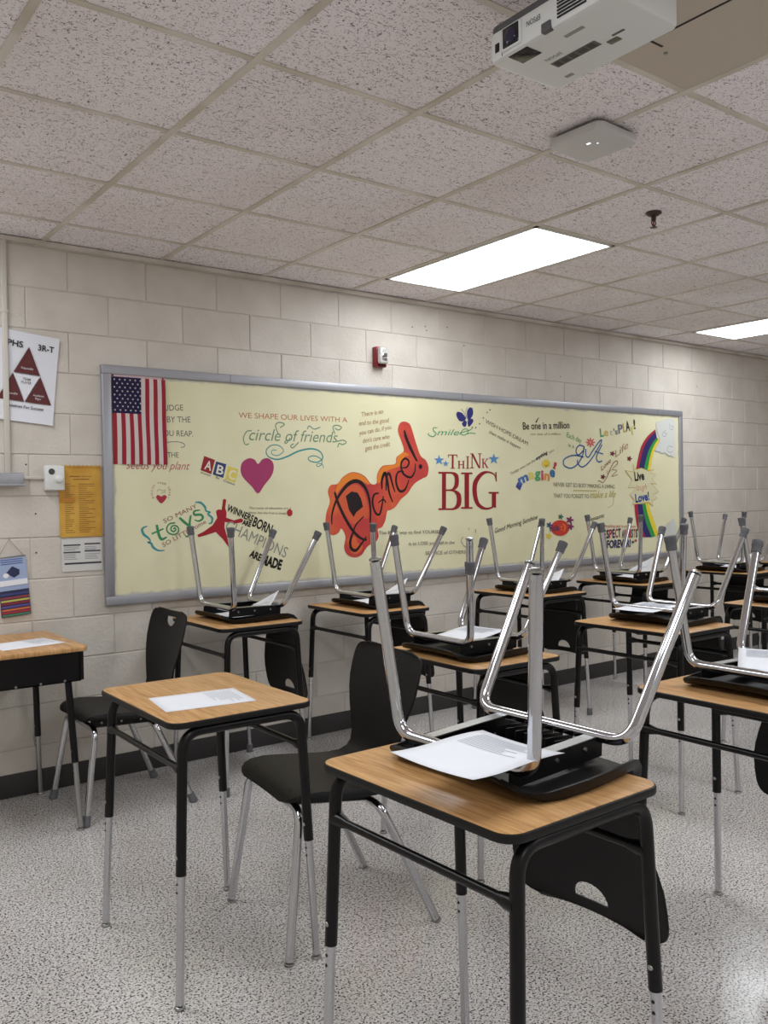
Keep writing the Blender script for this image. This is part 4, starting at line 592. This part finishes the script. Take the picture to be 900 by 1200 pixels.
# gently curled sheet
V, F = [], []
for j in range(9):
    for i in range(7): x = -.14+.28*i/6; z = -.216+.432*j/8; V.append((x, -.001-.006*abs(z/.216)**3-.004*abs(x/.14)**3, z))
for j in range(8):
    for i in range(6): k = j*7+i; F.append((k, k+1, k+8, k+7))
link('sheet', mesh('sheet', V, F, True), M_pp, ps)
def tri(p, m, y=-.0075, name='triangle'): return wpoly(name, p, y, m, ps)
tri([(0, .150), (.062, .018), (-.062, .018)], M_dr); tri([(.064, .014), (.126, -.118), (.002, -.118)], M_dr); tri([(-.064, .014), (-.002, -.118), (-.126, -.118)], M_dr)
tri([(-.060, .012), (.060, .012), (0, -.114)], M_pp, -.0072, 'inner_triangle')
wtext('PHS', (-.10, .142), (-.028, .142), .028, -.0078, M_ink, ps, .02); wtext('3R-T', (.042, .142), (.118, .142), .028, -.0078, M_ink, ps, .02)
wtext('Responsible', (-.028, .040), (.028, .040), .010, -.0079, M_pp, ps); wtext('Academic', (.036, -.084), (.088, -.084), .010, -.0079, M_pp, ps); wtext('Rigor', (.048, -.099), (.076, -.099), .010, -.0079, M_pp, ps); wtext('Respectful', (-.092, -.090), (-.036, -.090), .010, -.0079, M_pp, ps)
wtext('TEAM', (-.017, -.014), (.019, -.014), .012, -.0079, M_ink, ps, .01); wtext('PLAYER', (-.022, -.031), (.024, -.031), .012, -.0079, M_ink, ps, .01)
wtext('Guidelines For Success', (-.092, -.150), (.090, -.150), .014, -.0085, M_ink, ps, .012)

# conduit, junction box, cross raceway, thermostat
M_cream = mat('cream_raceway', (204, 198, 188), .45)
cd = empty('conduit', (-.457, 0, 0)); tag(cd, 'vertical cream surface conduit from the ceiling down to the grey wall box', 'conduit')
box('channel', -.013, .013, -.022, 0, 1.552, H-.022, M_cream, cd, .004); box('clip', -.017, .017, -.024, 0, 2.32, 2.335, M_cream, cd, .002)
jb = empty('wall_box', (-.50, 0, 1.53)); tag(jb, 'long grey metal wall box below the conduit at the left edge', 'junction box')
box('housing', -.115, .108, -.048, 0, -.032, .028, M_alu, jb, .004); box('cover_lip', -.118, .111, -.052, -.046, -.036, -.026, M_alu, jb, .002)
rw = box('raceway', -.392, -.29, -.014, 0, 1.527, 1.543, M_cream, bev=.003); tag(rw, 'short cream raceway joining the grey box to the thermostat', 'raceway')
th = empty('thermostat', (-.2445, 0, 1.534)); tag(th, 'white wall thermostat box with a round knob', 'thermostat')
box('case', -.046, .046, -.042, 0, -.061, .061, M_white, th, .006)
lathe('sensor', [(.015, 0), (.015, .002), (.012, .0025)], mat('dark_grille', (70, 68, 66), .7), th, 18, (-.017, -.042, .031), (R(90), 0, 0))
lathe('knob', [(.019, 0), (.019, .006), (.016, .02), (.013, .022)], M_white, th, 20, (.017, -.042, -.006), (R(90), 0, 0))
# yellow notice
M_yel = mat('manila', (206, 156, 58), .55); v = coords(M_yel); setcol(M_yel, ramp(M_yel, noise(M_yel, v, 9, 3), [(.35, (196, 142, 46)), (.65, (214, 166, 68))]))
yn = empty('yellow_notice', (-.111, -.002, 1.418)); tag(yn, 'yellow printed notice in a sleeve beside the board frame', 'notice')
box('sheet', -.105, .105, -.003, 0, -.178, .178, M_yel, yn)
M_yi = mat('notice_ink', (140, 98, 40), .6)
wtext('High School', (.002, .122), (.056, .122), .007, -.0034, M_yi, yn, .02); multibox('printed_heading', [(-.052, -.004, -.0036, -.003, .122, .128), (-.035, .045, -.0036, -.003, .108, .113)], M_yi, yn)
bx = []
for r_ in range(24):
    z = .085-r_*.0105
    bx.append((-.078, -.078+random.uniform(.015, .05), -.0036, -.003, z, z+.003)); bx.append((-.01, -.01+random.uniform(.03, .085), -.0036, -.003, z, z+.003))
multibox('printed_lines', bx, M_yi, yn); box('tape', -.105, -.03, -.0045, -.003, -.005, .02, mat('tape', (190, 128, 40), .25), yn)
multibox('crimped_edge', [(-.105+i*.0105, -.098+i*.0105, -.006, 0, .170, .178+.003*(i % 2)) for i in range(20)], M_yel, yn)
sn = empty('schedule_notice', (-.109, -.002, 1.148)); tag(sn, 'white printed schedule taped below the yellow notice', 'notice')
box('sheet', -.101, .101, -.0025, 0, -.080, .081, mat('dull_paper', (214, 212, 208), .5), sn)
bx = [(-.092, -.008, -.0032, -.002, .048, .055), (.012, .092, -.0032, -.002, .052, .059), (-.092, -.008, -.0032, -.002, .012, .019), (.012, .092, -.0032, -.002, .016, .023), (-.088, .096, -.0032, -.002, -.045, -.036)]
multibox('printed_bars', bx, mat('bar_ink', (62, 60, 68), .6), sn)
bx = [(x0, x0+random.uniform(.05, .078), -.003, -.002, z, z+.0028) for x0 in (-.09, .013) for z in (.040, .032, .025, .004, -.004, -.012, -.020)]
multibox('printed_lines', bx, mat('line_ink', (150, 148, 152), .6), sn)
# hanging calendar
cl = empty('calendar', (-.457, -.004, 1.241)); tag(cl, 'blue flip calendar with coloured bands hanging by a string', 'calendar'); cl.rotation_euler = (0, R(-4.4), 0)
box('card_top', -.068, .066, -.008, 0, -.245, -.085, mat('calendar_blue', (162, 178, 212), .45), cl)
box('card_bottom', -.068, .066, -.010, 0, -.370, -.245, mat('calendar_navy', (44, 44, 78), .45), cl)
box('white_label', -.068, .064, -.0105, -.008, -.222, -.196, M_paper, cl)
for z, c in ((-.262, (60, 70, 130)), (-.280, (150, 60, 70)), (-.294, (196, 190, 90)), (-.307, (140, 40, 56)), (-.322, (92, 80, 150)), (-.337, (206, 110, 64)), (-.350, (170, 44, 60)), (-.362, (70, 130, 96))):
    box('colour_band', -.066, .064, -.0112, -.0098, z-.005, z+.004, mat('band_%d' % int(-z*1000), c, .5), cl)
wpoly('cap_icon', [(-.03, -.160), (.0, -.130), (.032, -.150), (.03, -.172), (.004, -.186)], -.0092, mat('icon_navy', (40, 46, 84), .5), cl)
C0 = [(-.032+.014*math.cos(a*.5236), -.172+.012*math.sin(a*.5236)) for a in range(12)]; wpoly('disc_icon', C0, -.0096, M_paper, cl)
multibox('printed_lines', [(-.05, .05, -.0088, -.0078, z, z+.004) for z in (-.100, -.110, -.120)], mat('cal_ink', (70, 90, 150), .5), cl)
tube('string', [(-.06, -.004, -.086), (0, -.006, 0), (.06, -.004, -.086)], .0012, mat('string', (150, 128, 100), .8), cl, 6)
lathe('nail', [(.003, -.004), (.003, .006)], M_steel, cl, 8, (0, -.004, 0), (R(90), 0, 0)); lathe('spiral_binding', [(.004, -.066), (.004, .066)], M_steel, cl, 8, (0, -.006, -.086), (0, R(90), 0))
# alarm strobe
al = empty('fire_alarm', (1.765, 0, 2.298)); tag(al, 'red fire alarm strobe with a clear lens high above the board', 'alarm')
M_ar = mat('alarm_red', (146, 24, 34), .35)
box('housing', -.040, .040, -.042, 0, -.064, .062, M_ar, al, .005)
M_cl = mat('clear_lens', (222, 220, 218), .08, .35, .8)
box('strobe_lens', -.034, .034, -.075, -.04, -.046, .056, M_cl, al, .012, 3); box('reflector', -.02, .02, -.0765, -.07, -.03, .02, M_chrome, al, .004); box('sounder_slot', -.025, .025, -.044, -.04, -.060, -.050, M_black, al)
for (x, z) in ((2.05, 2.52), (2.16, 2.535), (2.17, 2.51), (2.50, 2.44), (3.46, 2.30), (6.02, 2.22), (5.2, 2.34), (-.37, 1.60), (-.33, 1.36), (-.33, 1.17), (2.35, 2.55)):
    p = lathe('nail_hole', [(.004, 0), (.004, .002)], M_black, wb, 8, (x, .0005, z), (R(90), 0, 0))

# ---------------------------------------------------------------- ceiling fittings
ap = empty('wireless_access_point', (.965, -2.385, H)); tag(ap, 'square white wireless access point under the ceiling grid', 'access point'); ap.rotation_euler = (0, 0, R(3))
slab('shell', rrect(.232, .232, .030), -.040, -.010, mat('ap_white', (206, 203, 202), .4), ap, .006); slab('mount', rrect(.20, .20, .03), -.013, 0, mat('ap_grey', (120, 116, 114), .5), ap)
M_led = mat('led', (240, 245, 255), .4, 0, .5, ((235, 242, 255), 1.3))
box('status_light', -.036, -.028, -.012, .002, -.0412, -.039, M_led, ap); box('status_light', -.012, -.008, -.03, -.026, -.0412, -.039, M_led, ap)
sp = empty('sprinkler', (1.884, -1.974, H)); tag(sp, 'small dark bronze fire sprinkler head hanging from a ceiling tile', 'sprinkler')
M_bz = mat('bronze', (88, 72, 66), .35, .8)
lathe('escutcheon', [(.036, .004), (.036, -.002), (.022, -.012), (.012, -.014)], M_bz, sp, 20); lathe('body', [(.011, -.012), (.011, -.032), (.006, -.036)], M_bz, sp, 12)
for s_ in (-1, 1): tube('frame_arm', fillet([(.008*s_, 0, -.03), (.017*s_, 0, -.044), (.004*s_, 0, -.062)], .006), .0028, M_bz, sp, 8)
lathe('bulb', [(.003, -.058), (.0035, -.047), (.003, -.036)], mat('red_bulb', (150, 40, 40), .2), sp, 8); lathe('deflector', [(.004, -.060), (.016, -.064), (.016, -.066), (.003, -.067)], M_bz, sp, 16)

# projector: front faces -x, hangs upside down
PX0, PY0, PZ0 = .033, -2.82, 2.50
pj = empty('projector', (PX0, PY0, PZ0)); tag(pj, 'white ceiling projector hanging upside down with its lens facing left', 'projector')
M_pw = mat('projector_white', (226, 226, 224), .38); M_pg = mat('projector_grey', (86, 84, 88), .45); M_dk = mat('lens_dark', (16, 14, 18), .12)
PW = .39
outl = [(x+.125, y-PW/2) for x, y in rrect(.25, PW, .022)]
slab('body', outl, 0, .074, M_pw, pj, .010)
slab('top_cover', [(x*.985+.002, y*.985-.0025) for x, y in outl], .072, .090, M_pg, pj, .006)
box('lens_bezel', -.006, .02, -.118, -.052, .008, .066, M_pw, pj, .003); box('lens_window', -.008, .0, -.112, -.058, .013, .062, M_dk, pj, .002)
lathe('lens', [(.021, 0), (.019, .006), (.012, .009)], mat('lens_glass', (40, 34, 60), .05), pj, 20, (-.003, -.085, .037), (0, R(-90), 0))
box('focus_slot', .012, .065, -.122, -.058, -.0015, .012, M_dk, pj, .001); box('sensor', -.0025, .002, -.040, -.026, .018, .040, M_dk, pj, .001); box('panel_seam', -.0008, .002, -.049, -.048, .004, .070, M_pg, pj)
box('foot_lever', -.004, .012, -.212, -.182, -.001, .022, M_pg, pj, .003)
for k in range(7): box('grille_slat', -.0025, .004, -.318, -.232, .014+k*.008, .018+k*.008, M_dk, pj)
box('port_label', .125, .155, -.235, -.095, -.0008, .002, mat('label_grey', (96, 92, 90), .5), pj); box('latch', .155, .175, -.28, -.248, -.002, .002, mat('latch', (104, 100, 84), .4), pj, .001)
box('port_label', .05, .062, -.262, -.205, -.0006, .002, mat('label_pale', (150, 148, 146), .5), pj); box('port_label', .205, .218, -.095, -.07, -.0006, .002, mat('label_pale', (150, 148, 146), .5), pj)
box('port_label', .14, .148, -.31, -.275, -.0006, .002, mat('label_grey', (96, 92, 90), .5), pj)
V, F = text_verts('EPSON', (0, 0), (.044, 0), .013)      # the body hangs inverted, so both marks read upside down
link('lettering', mesh('lettering', [(-.0012, -.178+q.x, .050-q.y) for q in V], F), mat('logo_ink', (70, 70, 76), .5), pj)
V, F = text_verts('EPSON', (0, 0), (.05, 0), .012)
link('lettering', mesh('lettering', [(.098+q.y, -.15+q.x, -.0008) for q in V], F), mat('logo_pale', (140, 138, 136), .5), pj)
for (x0, x1, y0, y1) in ((.129, .151, -.118, -.102), (.131, .149, -.142, -.124), (.129, .151, -.168, -.150), (.131, .149, -.20, -.176), (.129, .151, -.226, -.206)): box('printed_icon', x0, x1, y0, y1, -.0012, 0, mat('icon_dark', (58, 56, 56), .5), pj)
lathe('mount_pole', [(.022, .09), (.022, .165), (.05, .170), (.05, .19)], M_pg, pj, 18, (.13, -.16, 0)); multibox('mount_arm', [(.05, .21, -.17, -.15, .088, .1), (.12, .14, -.26, -.06, .088, .1)], M_pg, pj)

# ---------------------------------------------------------------- desks
def desk_proto(book_box=False, boots=False):
    t = empty('student_desk'); zt = .79
    if not book_box:
        slab('edge_band', rrect(.464, .614, .045), zt-.019, zt-.0012, M_edge, t, .004)
        slab('tabletop', rrect(.455, .605, .041), zt-.006, zt, M_wood, t, .0012)
        zf = zt-.019
    else:
        slab('tabletop', [(x+.038, y) for x, y in rrect(.464, .614, .03)], zt-.022, zt, M_wood, t, .006)
        multibox('book_box', [(-.175, -.17, -.29, .29, zt-.15, zt-.022), (.235, .24, -.29, .29, zt-.15, zt-.022), (-.175, .24, .285, .29, zt-.15, zt-.022), (-.175, .24, -.29, -.285, zt-.15, zt-.022), (-.175, .24, -.29, .29, zt-.15, zt-.145)], M_black, t)
        for x in (-.16, -.06, .04, .14): lathe('rivet', [(.006, 0), (.005, .004)], M_steel, t, 8, (x+.03, -.29, zt-.142), (R(90), 0, 0))
        multibox('box_lip', [(.235, .25, -.295, -.282, zt-.145, zt-.022), (.235, .25, .282, .295, zt-.145, zt-.022)], M_black, t)
        zf = zt-.04
    zs = .365 if not book_box else .29
    def legpt(sx, sy, z):      # straight splayed leg line
        u = (zf-z)/zf; return Vector((sx*(.190+.032*u), sy*((.245 if book_box else .284)+(.059 if book_box else .020)*u), z))
    for sy in (-1, 1):
        a0, a1 = legpt(-1, sy, zs), legpt(-1, sy, zf-.0145); b0, b1 = legpt(1, sy, zs), legpt(1, sy, zf-.0145)
        tube('leg_frame', fillet([a0, a1, b1, b0], .062, 8), .0148, M_black, t, 14)
    for sx in (-1, 1):
        z = .655 if not book_box else .60
        a, b = legpt(sx, -1, z), legpt(sx, 1, z)
        if not book_box:
            pth = [a+(b-a)*u for u in (0, .04, .09, .5, .91, .96, 1)]
            tube('stretcher', pth, [.017, .016, .0098, .0098, .0098, .016, .017], M_black, t, 10)
        for sy in (-1, 1):
            top = legpt(sx, sy, zs+.03); bot = legpt(sx, sy, .014)
            lg = tube('leg', [top, bot], .0118, M_chrome if not book_box else M_steel, t, 12)
            lathe('glide', [(.006, .022), (.007, .012), (.0135, .009), (.0155, .004), (.013, 0)], M_steel, lg, 14, (bot.x, bot.y, 0))
            if boots: lathe('rubber_boot', [(.017, .001), (.018, .006), (.0165, .042), (.0125, .044)], M_cap, lg, 14, (bot.x, bot.y, 0))
            fx = -sx
            for z2, mm, rr_, nm in ((zs+.05, M_steel, .0065, 'bolt'), (zs-.022, M_black, .0045, 'adjusting_hole'), (zs-.045, M_black, .0045, 'adjusting_hole')):
                p = legpt(sx, sy, z2); off = .0148 if nm == 'bolt' else .0118
                lathe(nm, [(rr_, -.001), (rr_*.8, .0012)], mm, lg, 8, (p.x-off*.98, p.y, p.z), (0, R(-90), 0))
    return t
WR = 'desks against the board wall'; MR = 'desks in the middle row'; NR = 'desks in the nearest row'
proto_d = desk_proto(); proto_b = desk_proto(boots=True)
DESKS = {  # name: x, y, rot, dz, boots, label, group
 'one': (-.228, -3.035, .02, .008, 0, 'nearest wood-top student desk in the foreground under an upturned chair', NR),
 'two': (-.342, -1.868, -.012, 0, 0, 'empty wood-top desk with one printed sheet, left of the nearest desk', MR),
 'C': (.860, -1.80, -.02, -.014, 0, 'desk with upturned chair directly behind the nearest upturned chair', MR),
 'E': (2.005, -1.85, 0, 0, 0, 'middle-row desk under the rainbow end of the board, chair upturned on it', MR),
 'I': (3.17, -1.93, 0, 0, 0, 'middle-row desk cut by the right edge, behind the nearer edge desk', MR),
 'G': (.985, -2.992, -.015, 0, 0, 'near desk cut off by the right edge of the picture', NR),
 'A': (.562, -.355, -.01, .008, 1, 'wall-row desk below the painted toys lettering, chair upturned on it', WR),
 'B': (1.395, -.36, -.015, .006, 0, 'wall-row desk below the red Dance painting, chair upturned on it', WR),
 'D': (2.655, -.425, 0, 0, 1, 'wall-row desk under the Good Morning lettering, chair upturned on it', WR),
 'F': (3.67, -.43, 0, 0, 0, 'wall-row desk under the Respect Artists lettering, chair upturned on it', WR),
 'H': (4.93, -.46, 0, 0, 0, 'wall-row desk just past the right end of the board', WR),
 'J': (6.10, -.46, 0, 0, 0, 'farthest wall-row desk, barely in view at the right edge', WR),
}
used = set()
for k, (x, y, rz, dz, bt, lab, grp) in DESKS.items():
    src = proto_b if bt else proto_d
    o = src if bt not in used else copy_tree(src); used.add(bt)
    o.location = (x, y, 0); o.rotation_euler = (0, 0, rz); o.scale = (1, 1, (.79+dz)/.79); tag(o, lab, 'desk', grp)
d0 = desk_proto(book_box=True); d0.location = (-.565, -.335, 0); tag(d0, 'desk with a black metal book box at the left edge', 'desk', WR)

# ---------------------------------------------------------------- chairs (upright: front -x, back +x)
PROF = [(a if a > -.05 else -.05+(a+.05)*.84, b, c) for a, b, c in [(-.281, .436, .135), (-.279, .441, .160), (-.270, .449, .182), (-.250, .458, .197), (-.22, .464, .206), (-.16, .465, .213), (-.08, .458, .216), (0, .450, .212), (.06, .446, .203), (.105, .447, .190), (.140, .455, .174), (.165, .472, .161), (.180, .497, .153), (.188, .530, .150), (.193, .570, .154), (.199, .610, .166), (.206, .650, .182), (.215, .695, .198), (.225, .740, .208), (.236, .785, .210), (.245, .820, .209), (.251, .842, .205), (.255, .856, .198), (.2575, .866, .186), (.259, .872, .168), (.2595, .875, .14)]]
def shell_mesh(wf, lift=0.0):
    nv = 14; V, F = [], []
    N = len(PROF)
    for i, (x, z, hw) in enumerate(PROF):
        hw *= wf; x0, z0, _ = PROF[max(i-1, 0)]; x1, z1, _ = PROF[min(i+1, N-1)]
        zl = lift*(1-max(0, min(1, (z-.47)/.4)))
        t = Vector((x1-x0, 0, z1-z0)).normalized(); nn = Vector((-t.z, 0, t.x))      # towards the sitter
        s = max(0, min(1, (z-.47)/.12)) if x > .1 else 0
        g_ = max(0, min(1, (x+.25)/.10)); lip = (.008+.019*g_)*(1-s)+.006*s
        row = []
        for j in range(nv+1):
            u = -1+2*j/nv
            cur = (.019*s+.006*(1-s))*u*u
            row.append(Vector((x, hw*u, z+zl))+nn*cur)
        ov = Vector((0, .006*(1-s)+.002, 0))
        V += [row[0]-nn*lip-ov, row[0]-nn*lip*.45-ov*.9]+row+[row[-1]-nn*lip*.45+ov*.9, row[-1]-nn*lip+ov]
    m = nv+5
    for i in range(N-1):
        for j in range(m-1): k = i*m+j; F.append((k, k+m, k+m+1, k+1))
    me = mesh('seat_shell', V, F, True)
    o = link('tmp', me); md = o.modifiers.new('s', 'SOLIDIFY'); md.thickness = .0055; md.offset = -1
    # handle opening in the backrest: half-moon, flat side up
    n = 10; C2 = [(-.052, .846), (.052, .846)]+[(.052*math.cos(a), .843-.043*math.sin(a)**.9) for a in [math.pi*(k+.6)/(n+.2) for k in range(n)]]
    cv = [(.10, y, z) for y, z in C2]+[(.36, y, z) for y, z in C2]; q = len(C2)
    cm = mesh('cut', cv, [tuple(range(q)), tuple(range(q, 2*q))[::-1]]+[(i, q+i, q+(i+1) % q, (i+1) % q) for i in range(q)])
    bm = bmesh.new(); bm.from_mesh(cm); bmesh.ops.recalc_face_normals(bm, faces=bm.faces); bm.to_mesh(cm); bm.free()
    co = link('cut', cm); bo = o.modifiers.new('b', 'BOOLEAN'); bo.object = co; bo.operation = 'DIFFERENCE'; bo.solver = 'EXACT'
    dg = bpy.context.evaluated_depsgraph_get(); res = bpy.data.meshes.new_from_object(o.evaluated_get(dg))
    bpy.data.objects.remove(o); bpy.data.objects.remove(co)
    res.polygons.foreach_set('use_smooth', [True]*len(res.polygons)); res.set_sharp_from_angle(angle=R(45)); res.materials.clear(); return res
SHELL = shell_mesh(1.0); SHELL_W = shell_mesh(1.1); SHELL_T = shell_mesh(1.1, .028)
def chair_proto(caps, lift=0.0):
    # cross bars of the front and rear leg hoops, feet; the glide-footed chairs are the wider size
    if caps: XA, ZA, XB, ZB, FF, FR, FY, ya, yr = -.195, .404, .065, .388, -.262, .238, .236, .182, .182
    else: XA, ZA, XB, ZB, FF, FR, FY, ya, yr = -.200, .420, .060, .384, -.265, .262, .250, .196, .214
    ZA += lift; ZB += lift
    t = empty('school_chair'); SHL = SHELL if caps else (SHELL_T if lift else SHELL_W)
    link('seat_shell', SHL, M_plastic if not SHL.materials else None, t)
    for (xb, zb, xf, yb) in ((XA, ZA, FF, ya), (XB, ZB, FR, yr)):
        pts = [(xf, -FY, .012), (xb+(xf-xb)*.06, -yb-.012, zb), (xb+(xf-xb)*.06, yb+.012, zb), (xf, FY, .012)]
        hp = tube('leg_hoop', fillet(pts, .055, 9), .0140, M_chrome, t, 16)
        for s_ in (-1, 1):
            foot = Vector((xf, s_*FY, .012)); top = Vector((xb+(xf-xb)*.06, s_*(yb+.012), zb)); d = (top-foot).normalized()
            rot = Vector((0, 0, 1)).rotation_difference(d).to_euler()
            if caps: lathe('rubber_cap', [(.0165, -.012), (.0195, -.010), (.0195, .008), (.0178, .010), (.0178, .034), (.0142, .036)], M_cap, hp, 16, foot, rot)
            else: lathe('glide', [(.009, -.012), (.0150, -.009), (.0150, -.004), (.006, 0), (.006, .006), (.0136, .007), (.0140, .016)], M_steel, hp, 14, foot, rot)
    for s_ in (-1, 1):
        y0, y1 = sorted((s_*.150, s_*.147)); zz = .418
        V = [(XA-.01, .150*s_, ZA+.045), (XB+.02, .150*s_, ZB+.045), (XB+.02, .150*s_, ZB-.002), (XA-.01, .150*s_, ZA-.002)]
        V += [(x, .146*s_, z) for x, y, z in V[:4]]
        br = link('side_bracket', mesh('side_bracket', V, [(0, 1, 2, 3), (7, 6, 5, 4), (0, 4, 5, 1), (1, 5, 6, 2), (2, 6, 7, 3), (3, 7, 4, 0)]), M_plastic, t)
        V = [(XA-.01, .150*s_, ZA-.003), (XB+.02, .150*s_, ZB-.003), (XB+.02, .118*s_, ZB-.003), (XA-.01, .118*s_, ZA-.003)]
        V += [(x, y, z+.003) for x, y, z in V]
        link('flange', mesh('flange', V, [(0, 1, 2, 3), (7, 6, 5, 4), (0, 4, 5, 1), (1, 5, 6, 2), (2, 6, 7, 3), (3, 7, 4, 0)]), M_steel, br)
        for u in (.15, .5, .85):
            x = XA+(XB-XA)*u; z = ZA+(ZB-ZA)*u+.018
            lathe('rivet', [(.0055, 0), (.0045, .003)], M_steel, br, 8, (x, .1505*s_, z), (R(-90*s_), 0, 0))
    for k in range(8):
        y = -.105+.03*k; box('underseat_rib', XB-.05, XB+.045, y-.0025, y+.0025, ZB+.02, ZB+.055, M_plastic, t)
    return t
pc = chair_proto(True); pg = chair_proto(False)
RAKE = math.atan2(.466-.446, .28)
BASE_FLIP = None
def flip_matrix(dx, dy, zt, rz, pitch=0.0, sz=1.0):
    """upturned chair: roll it over, seat resting on the table at zt"""
    pitch = R(pitch); M = Matrix.Rotation(RAKE+pitch, 4, 'Y') @ Matrix.Rotation(math.pi, 4, 'X') @ Matrix.Diagonal((1, 1, sz, 1))
    zmin = min((M @ v.co).z for v in SHELL.vertices if v.co.x < .12 and v.co.z < .5)
    return Matrix.Translation((dx, dy, zt-zmin+.0008)) @ Matrix.Rotation(rz, 4, 'Z') @ M
CH = 'chairs turned upside down on desks'
CHAIRS = [  # desk, offset x, y, rz, caps, label
 ('one', .170, .0, 0, 0, 'nearest black chair upside down with bare metal glides on its legs'),
 ('C', .072, .0, 0, 1, 'upturned chair behind the nearest one, a rubber cap slid down one leg'),
 ('E', .182, .0, 0, 1, 'upturned chair on the desk in front of the rainbow end of the board'),
 ('I', .14, .0, 0, 1, 'upturned chair on the middle-row desk at the right edge'),
 ('G', .145, .0, 0, 1, 'upturned chair cut off by the right edge on the near desk'),
 ('A', .128, .01, 0, 1, 'upturned chair in front of the red jumping figure'),
 ('B', .145, .0, 0, 1, 'upturned chair in front of the red Dance painting'),
 ('D', .138, .0, 0, 1, 'upturned chair in front of the Good Morning lettering'),
 ('F', .105, .0, 0, 1, 'upturned chair in front of the Respect Artists lettering'),
 ('H', .085, .0, 0, 1, 'upturned chair against bare block wall right of the board'),
 ('J', .145, .0, 0, 1, 'farthest upturned chair at the right edge'),
]
ucap = {0: 0, 1: 0}
def take(c):
    src = pc if c else pg
    ucap[c] += 1
    return src if ucap[c] == 1 else copy_tree(src)
for (dn, ox, oy, rz, c, lab) in CHAIRS:
    x, y, drz, dz = DESKS[dn][0], DESKS[dn][1], DESKS[dn][2], DESKS[dn][3]
    o = take(c); o.matrix_world = flip_matrix(x+ox, y+oy, .79+dz, drz+rz, 0, 1 if c else .972); tag(o, lab, 'chair', CH)
    if dn == 'C': slid = o
o = take(1); o.location = (-.053, -.382, 0); o.rotation_euler = (0, 0, 0); tag(o, 'upright black chair tucked at the desk with the book box', 'chair', 'upright chairs')
o = chair_proto(False, .028); o.location = (.082, -1.945, 0); o.rotation_euler = (0, 0, R(-7)); tag(o, 'upright black chair between the two nearest desks', 'chair', 'upright chairs')

# one rubber cap has slid down the near front leg of a chair and bares the glide
hp = next(q for q in slid.children if q.name.startswith('leg_hoop')); cp = max(hp.children, key=lambda q: q.location.y)
d = Vector((0, 0, 1)); d.rotate(cp.rotation_euler); g = lathe('glide', [(.009, -.012), (.0150, -.009), (.0150, -.004), (.006, 0), (.006, .006), (.0136, .007), (.0140, .016)], M_steel, hp, 14, cp.location.copy(), cp.rotation_euler)
cp.location = cp.location+d*.092

# ---------------------------------------------------------------- papers
def sheet(loc, rz, label, rx=0, ry=0, curl=(0, 0), fold=0.0, w=.216, l=.279):
    t = empty('worksheet', loc); t.rotation_euler = (rx, ry, rz); tag(t, label, 'paper', 'printed worksheets')
    def hgt(x, y): return curl[0]*(x/.1)**2+curl[1]*math.sin(y*18)+fold*max(0, y/.14-.05)**2*(.62+.38*x/.108)
    V, F = [], []; n = 8
    for j in range(n+1):
        for i in range(n+1): x = -w/2+w*i/n; y = -l/2+l*j/n; V.append((x, y, hgt(x, y)))
    for j in range(n):
        for i in range(n): k = j*(n+1)+i; F.append((k, k+1, k+n+2, k+n+1))
    s = link('page', mesh('page', V, F, True), M_paper, t)
    md = s.modifiers.new('thick', 'SOLIDIFY'); md.thickness = .0004
    V, F = [], []
    for r_ in range(10):
        y1 = .115-r_*.009; x0 = -.085; x1 = x0+random.uniform(.09, .17) if r_ > 1 else .06
        m = 5
        for i in range(m+1):
            x = x0+(x1-x0)*i/m
            for yy in (y1, y1-.0035): V.append((x, yy, hgt(x, yy)+.0006))
        q = len(V)-2*(m+1)
        for i in range(m): k = q+2*i; F.append((k, k+1, k+3, k+2))
    link('printed_lines', mesh('printed_lines', V, F), M_print, t)
    return t
sheet((-.376, -1.936, .7908), R(-98), 'printed worksheet lying flat on the empty desk')
sheet((-.50, -.40, .7908), R(-80), 'printed worksheet on the desk at the left edge')
PAPERS = [('one', (-.125, -.125, .088), R(-84), R(-3), R(2), (.004, .004), 'white worksheet draped over the nearest upturned chair'),
 ('C', (.0, -.01, .075), R(-80), R(2), R(0), (.003, .004), 'white worksheet inside the upturned chair with the slid cap'),
 ('E', (-.03, .0, .076), R(-85), R(1), R(0), (.002, .002), 'white worksheet in the upturned chair by the rainbow'),
 ('G', (.08, .0, .085), R(-60), R(4), R(-2), (.006, .006), 'white worksheet in the upturned chair cut by the right edge'),
 ('A', (.035, -.03, .030), R(-84), 0, 0, (0, .001, .125), 'white worksheet poking up in the chair before the jumping figure'),
 ('B', (.05, -.03, .030), R(-90), 0, 0, (0, .001, .14), 'white worksheet poking up in the chair before the Dance painting'),
 ('D', (.045, -.03, .030), R(-88), 0, 0, (0, .001, .125), 'white worksheet in the chair before the Good Morning lettering'),
 ('F', (.01, -.03, .032), R(-84), 0, 0, (0, .001, .165), 'white worksheet in the chair before the Respect lettering'),
 ('H', (.0, -.03, .030), R(-86), 0, 0, (0, .001, .125), 'white worksheet in the chair right of the board')]
for dn, (px, py, pz), rz, rx, ry, cu, lab in PAPERS:
    x, y, dz = DESKS[dn][0], DESKS[dn][1], DESKS[dn][3]
    sheet((x+px, y+py, .79+dz+pz), rz, lab, rx, ry, cu[:2], cu[2] if len(cu) > 2 else 0.0)
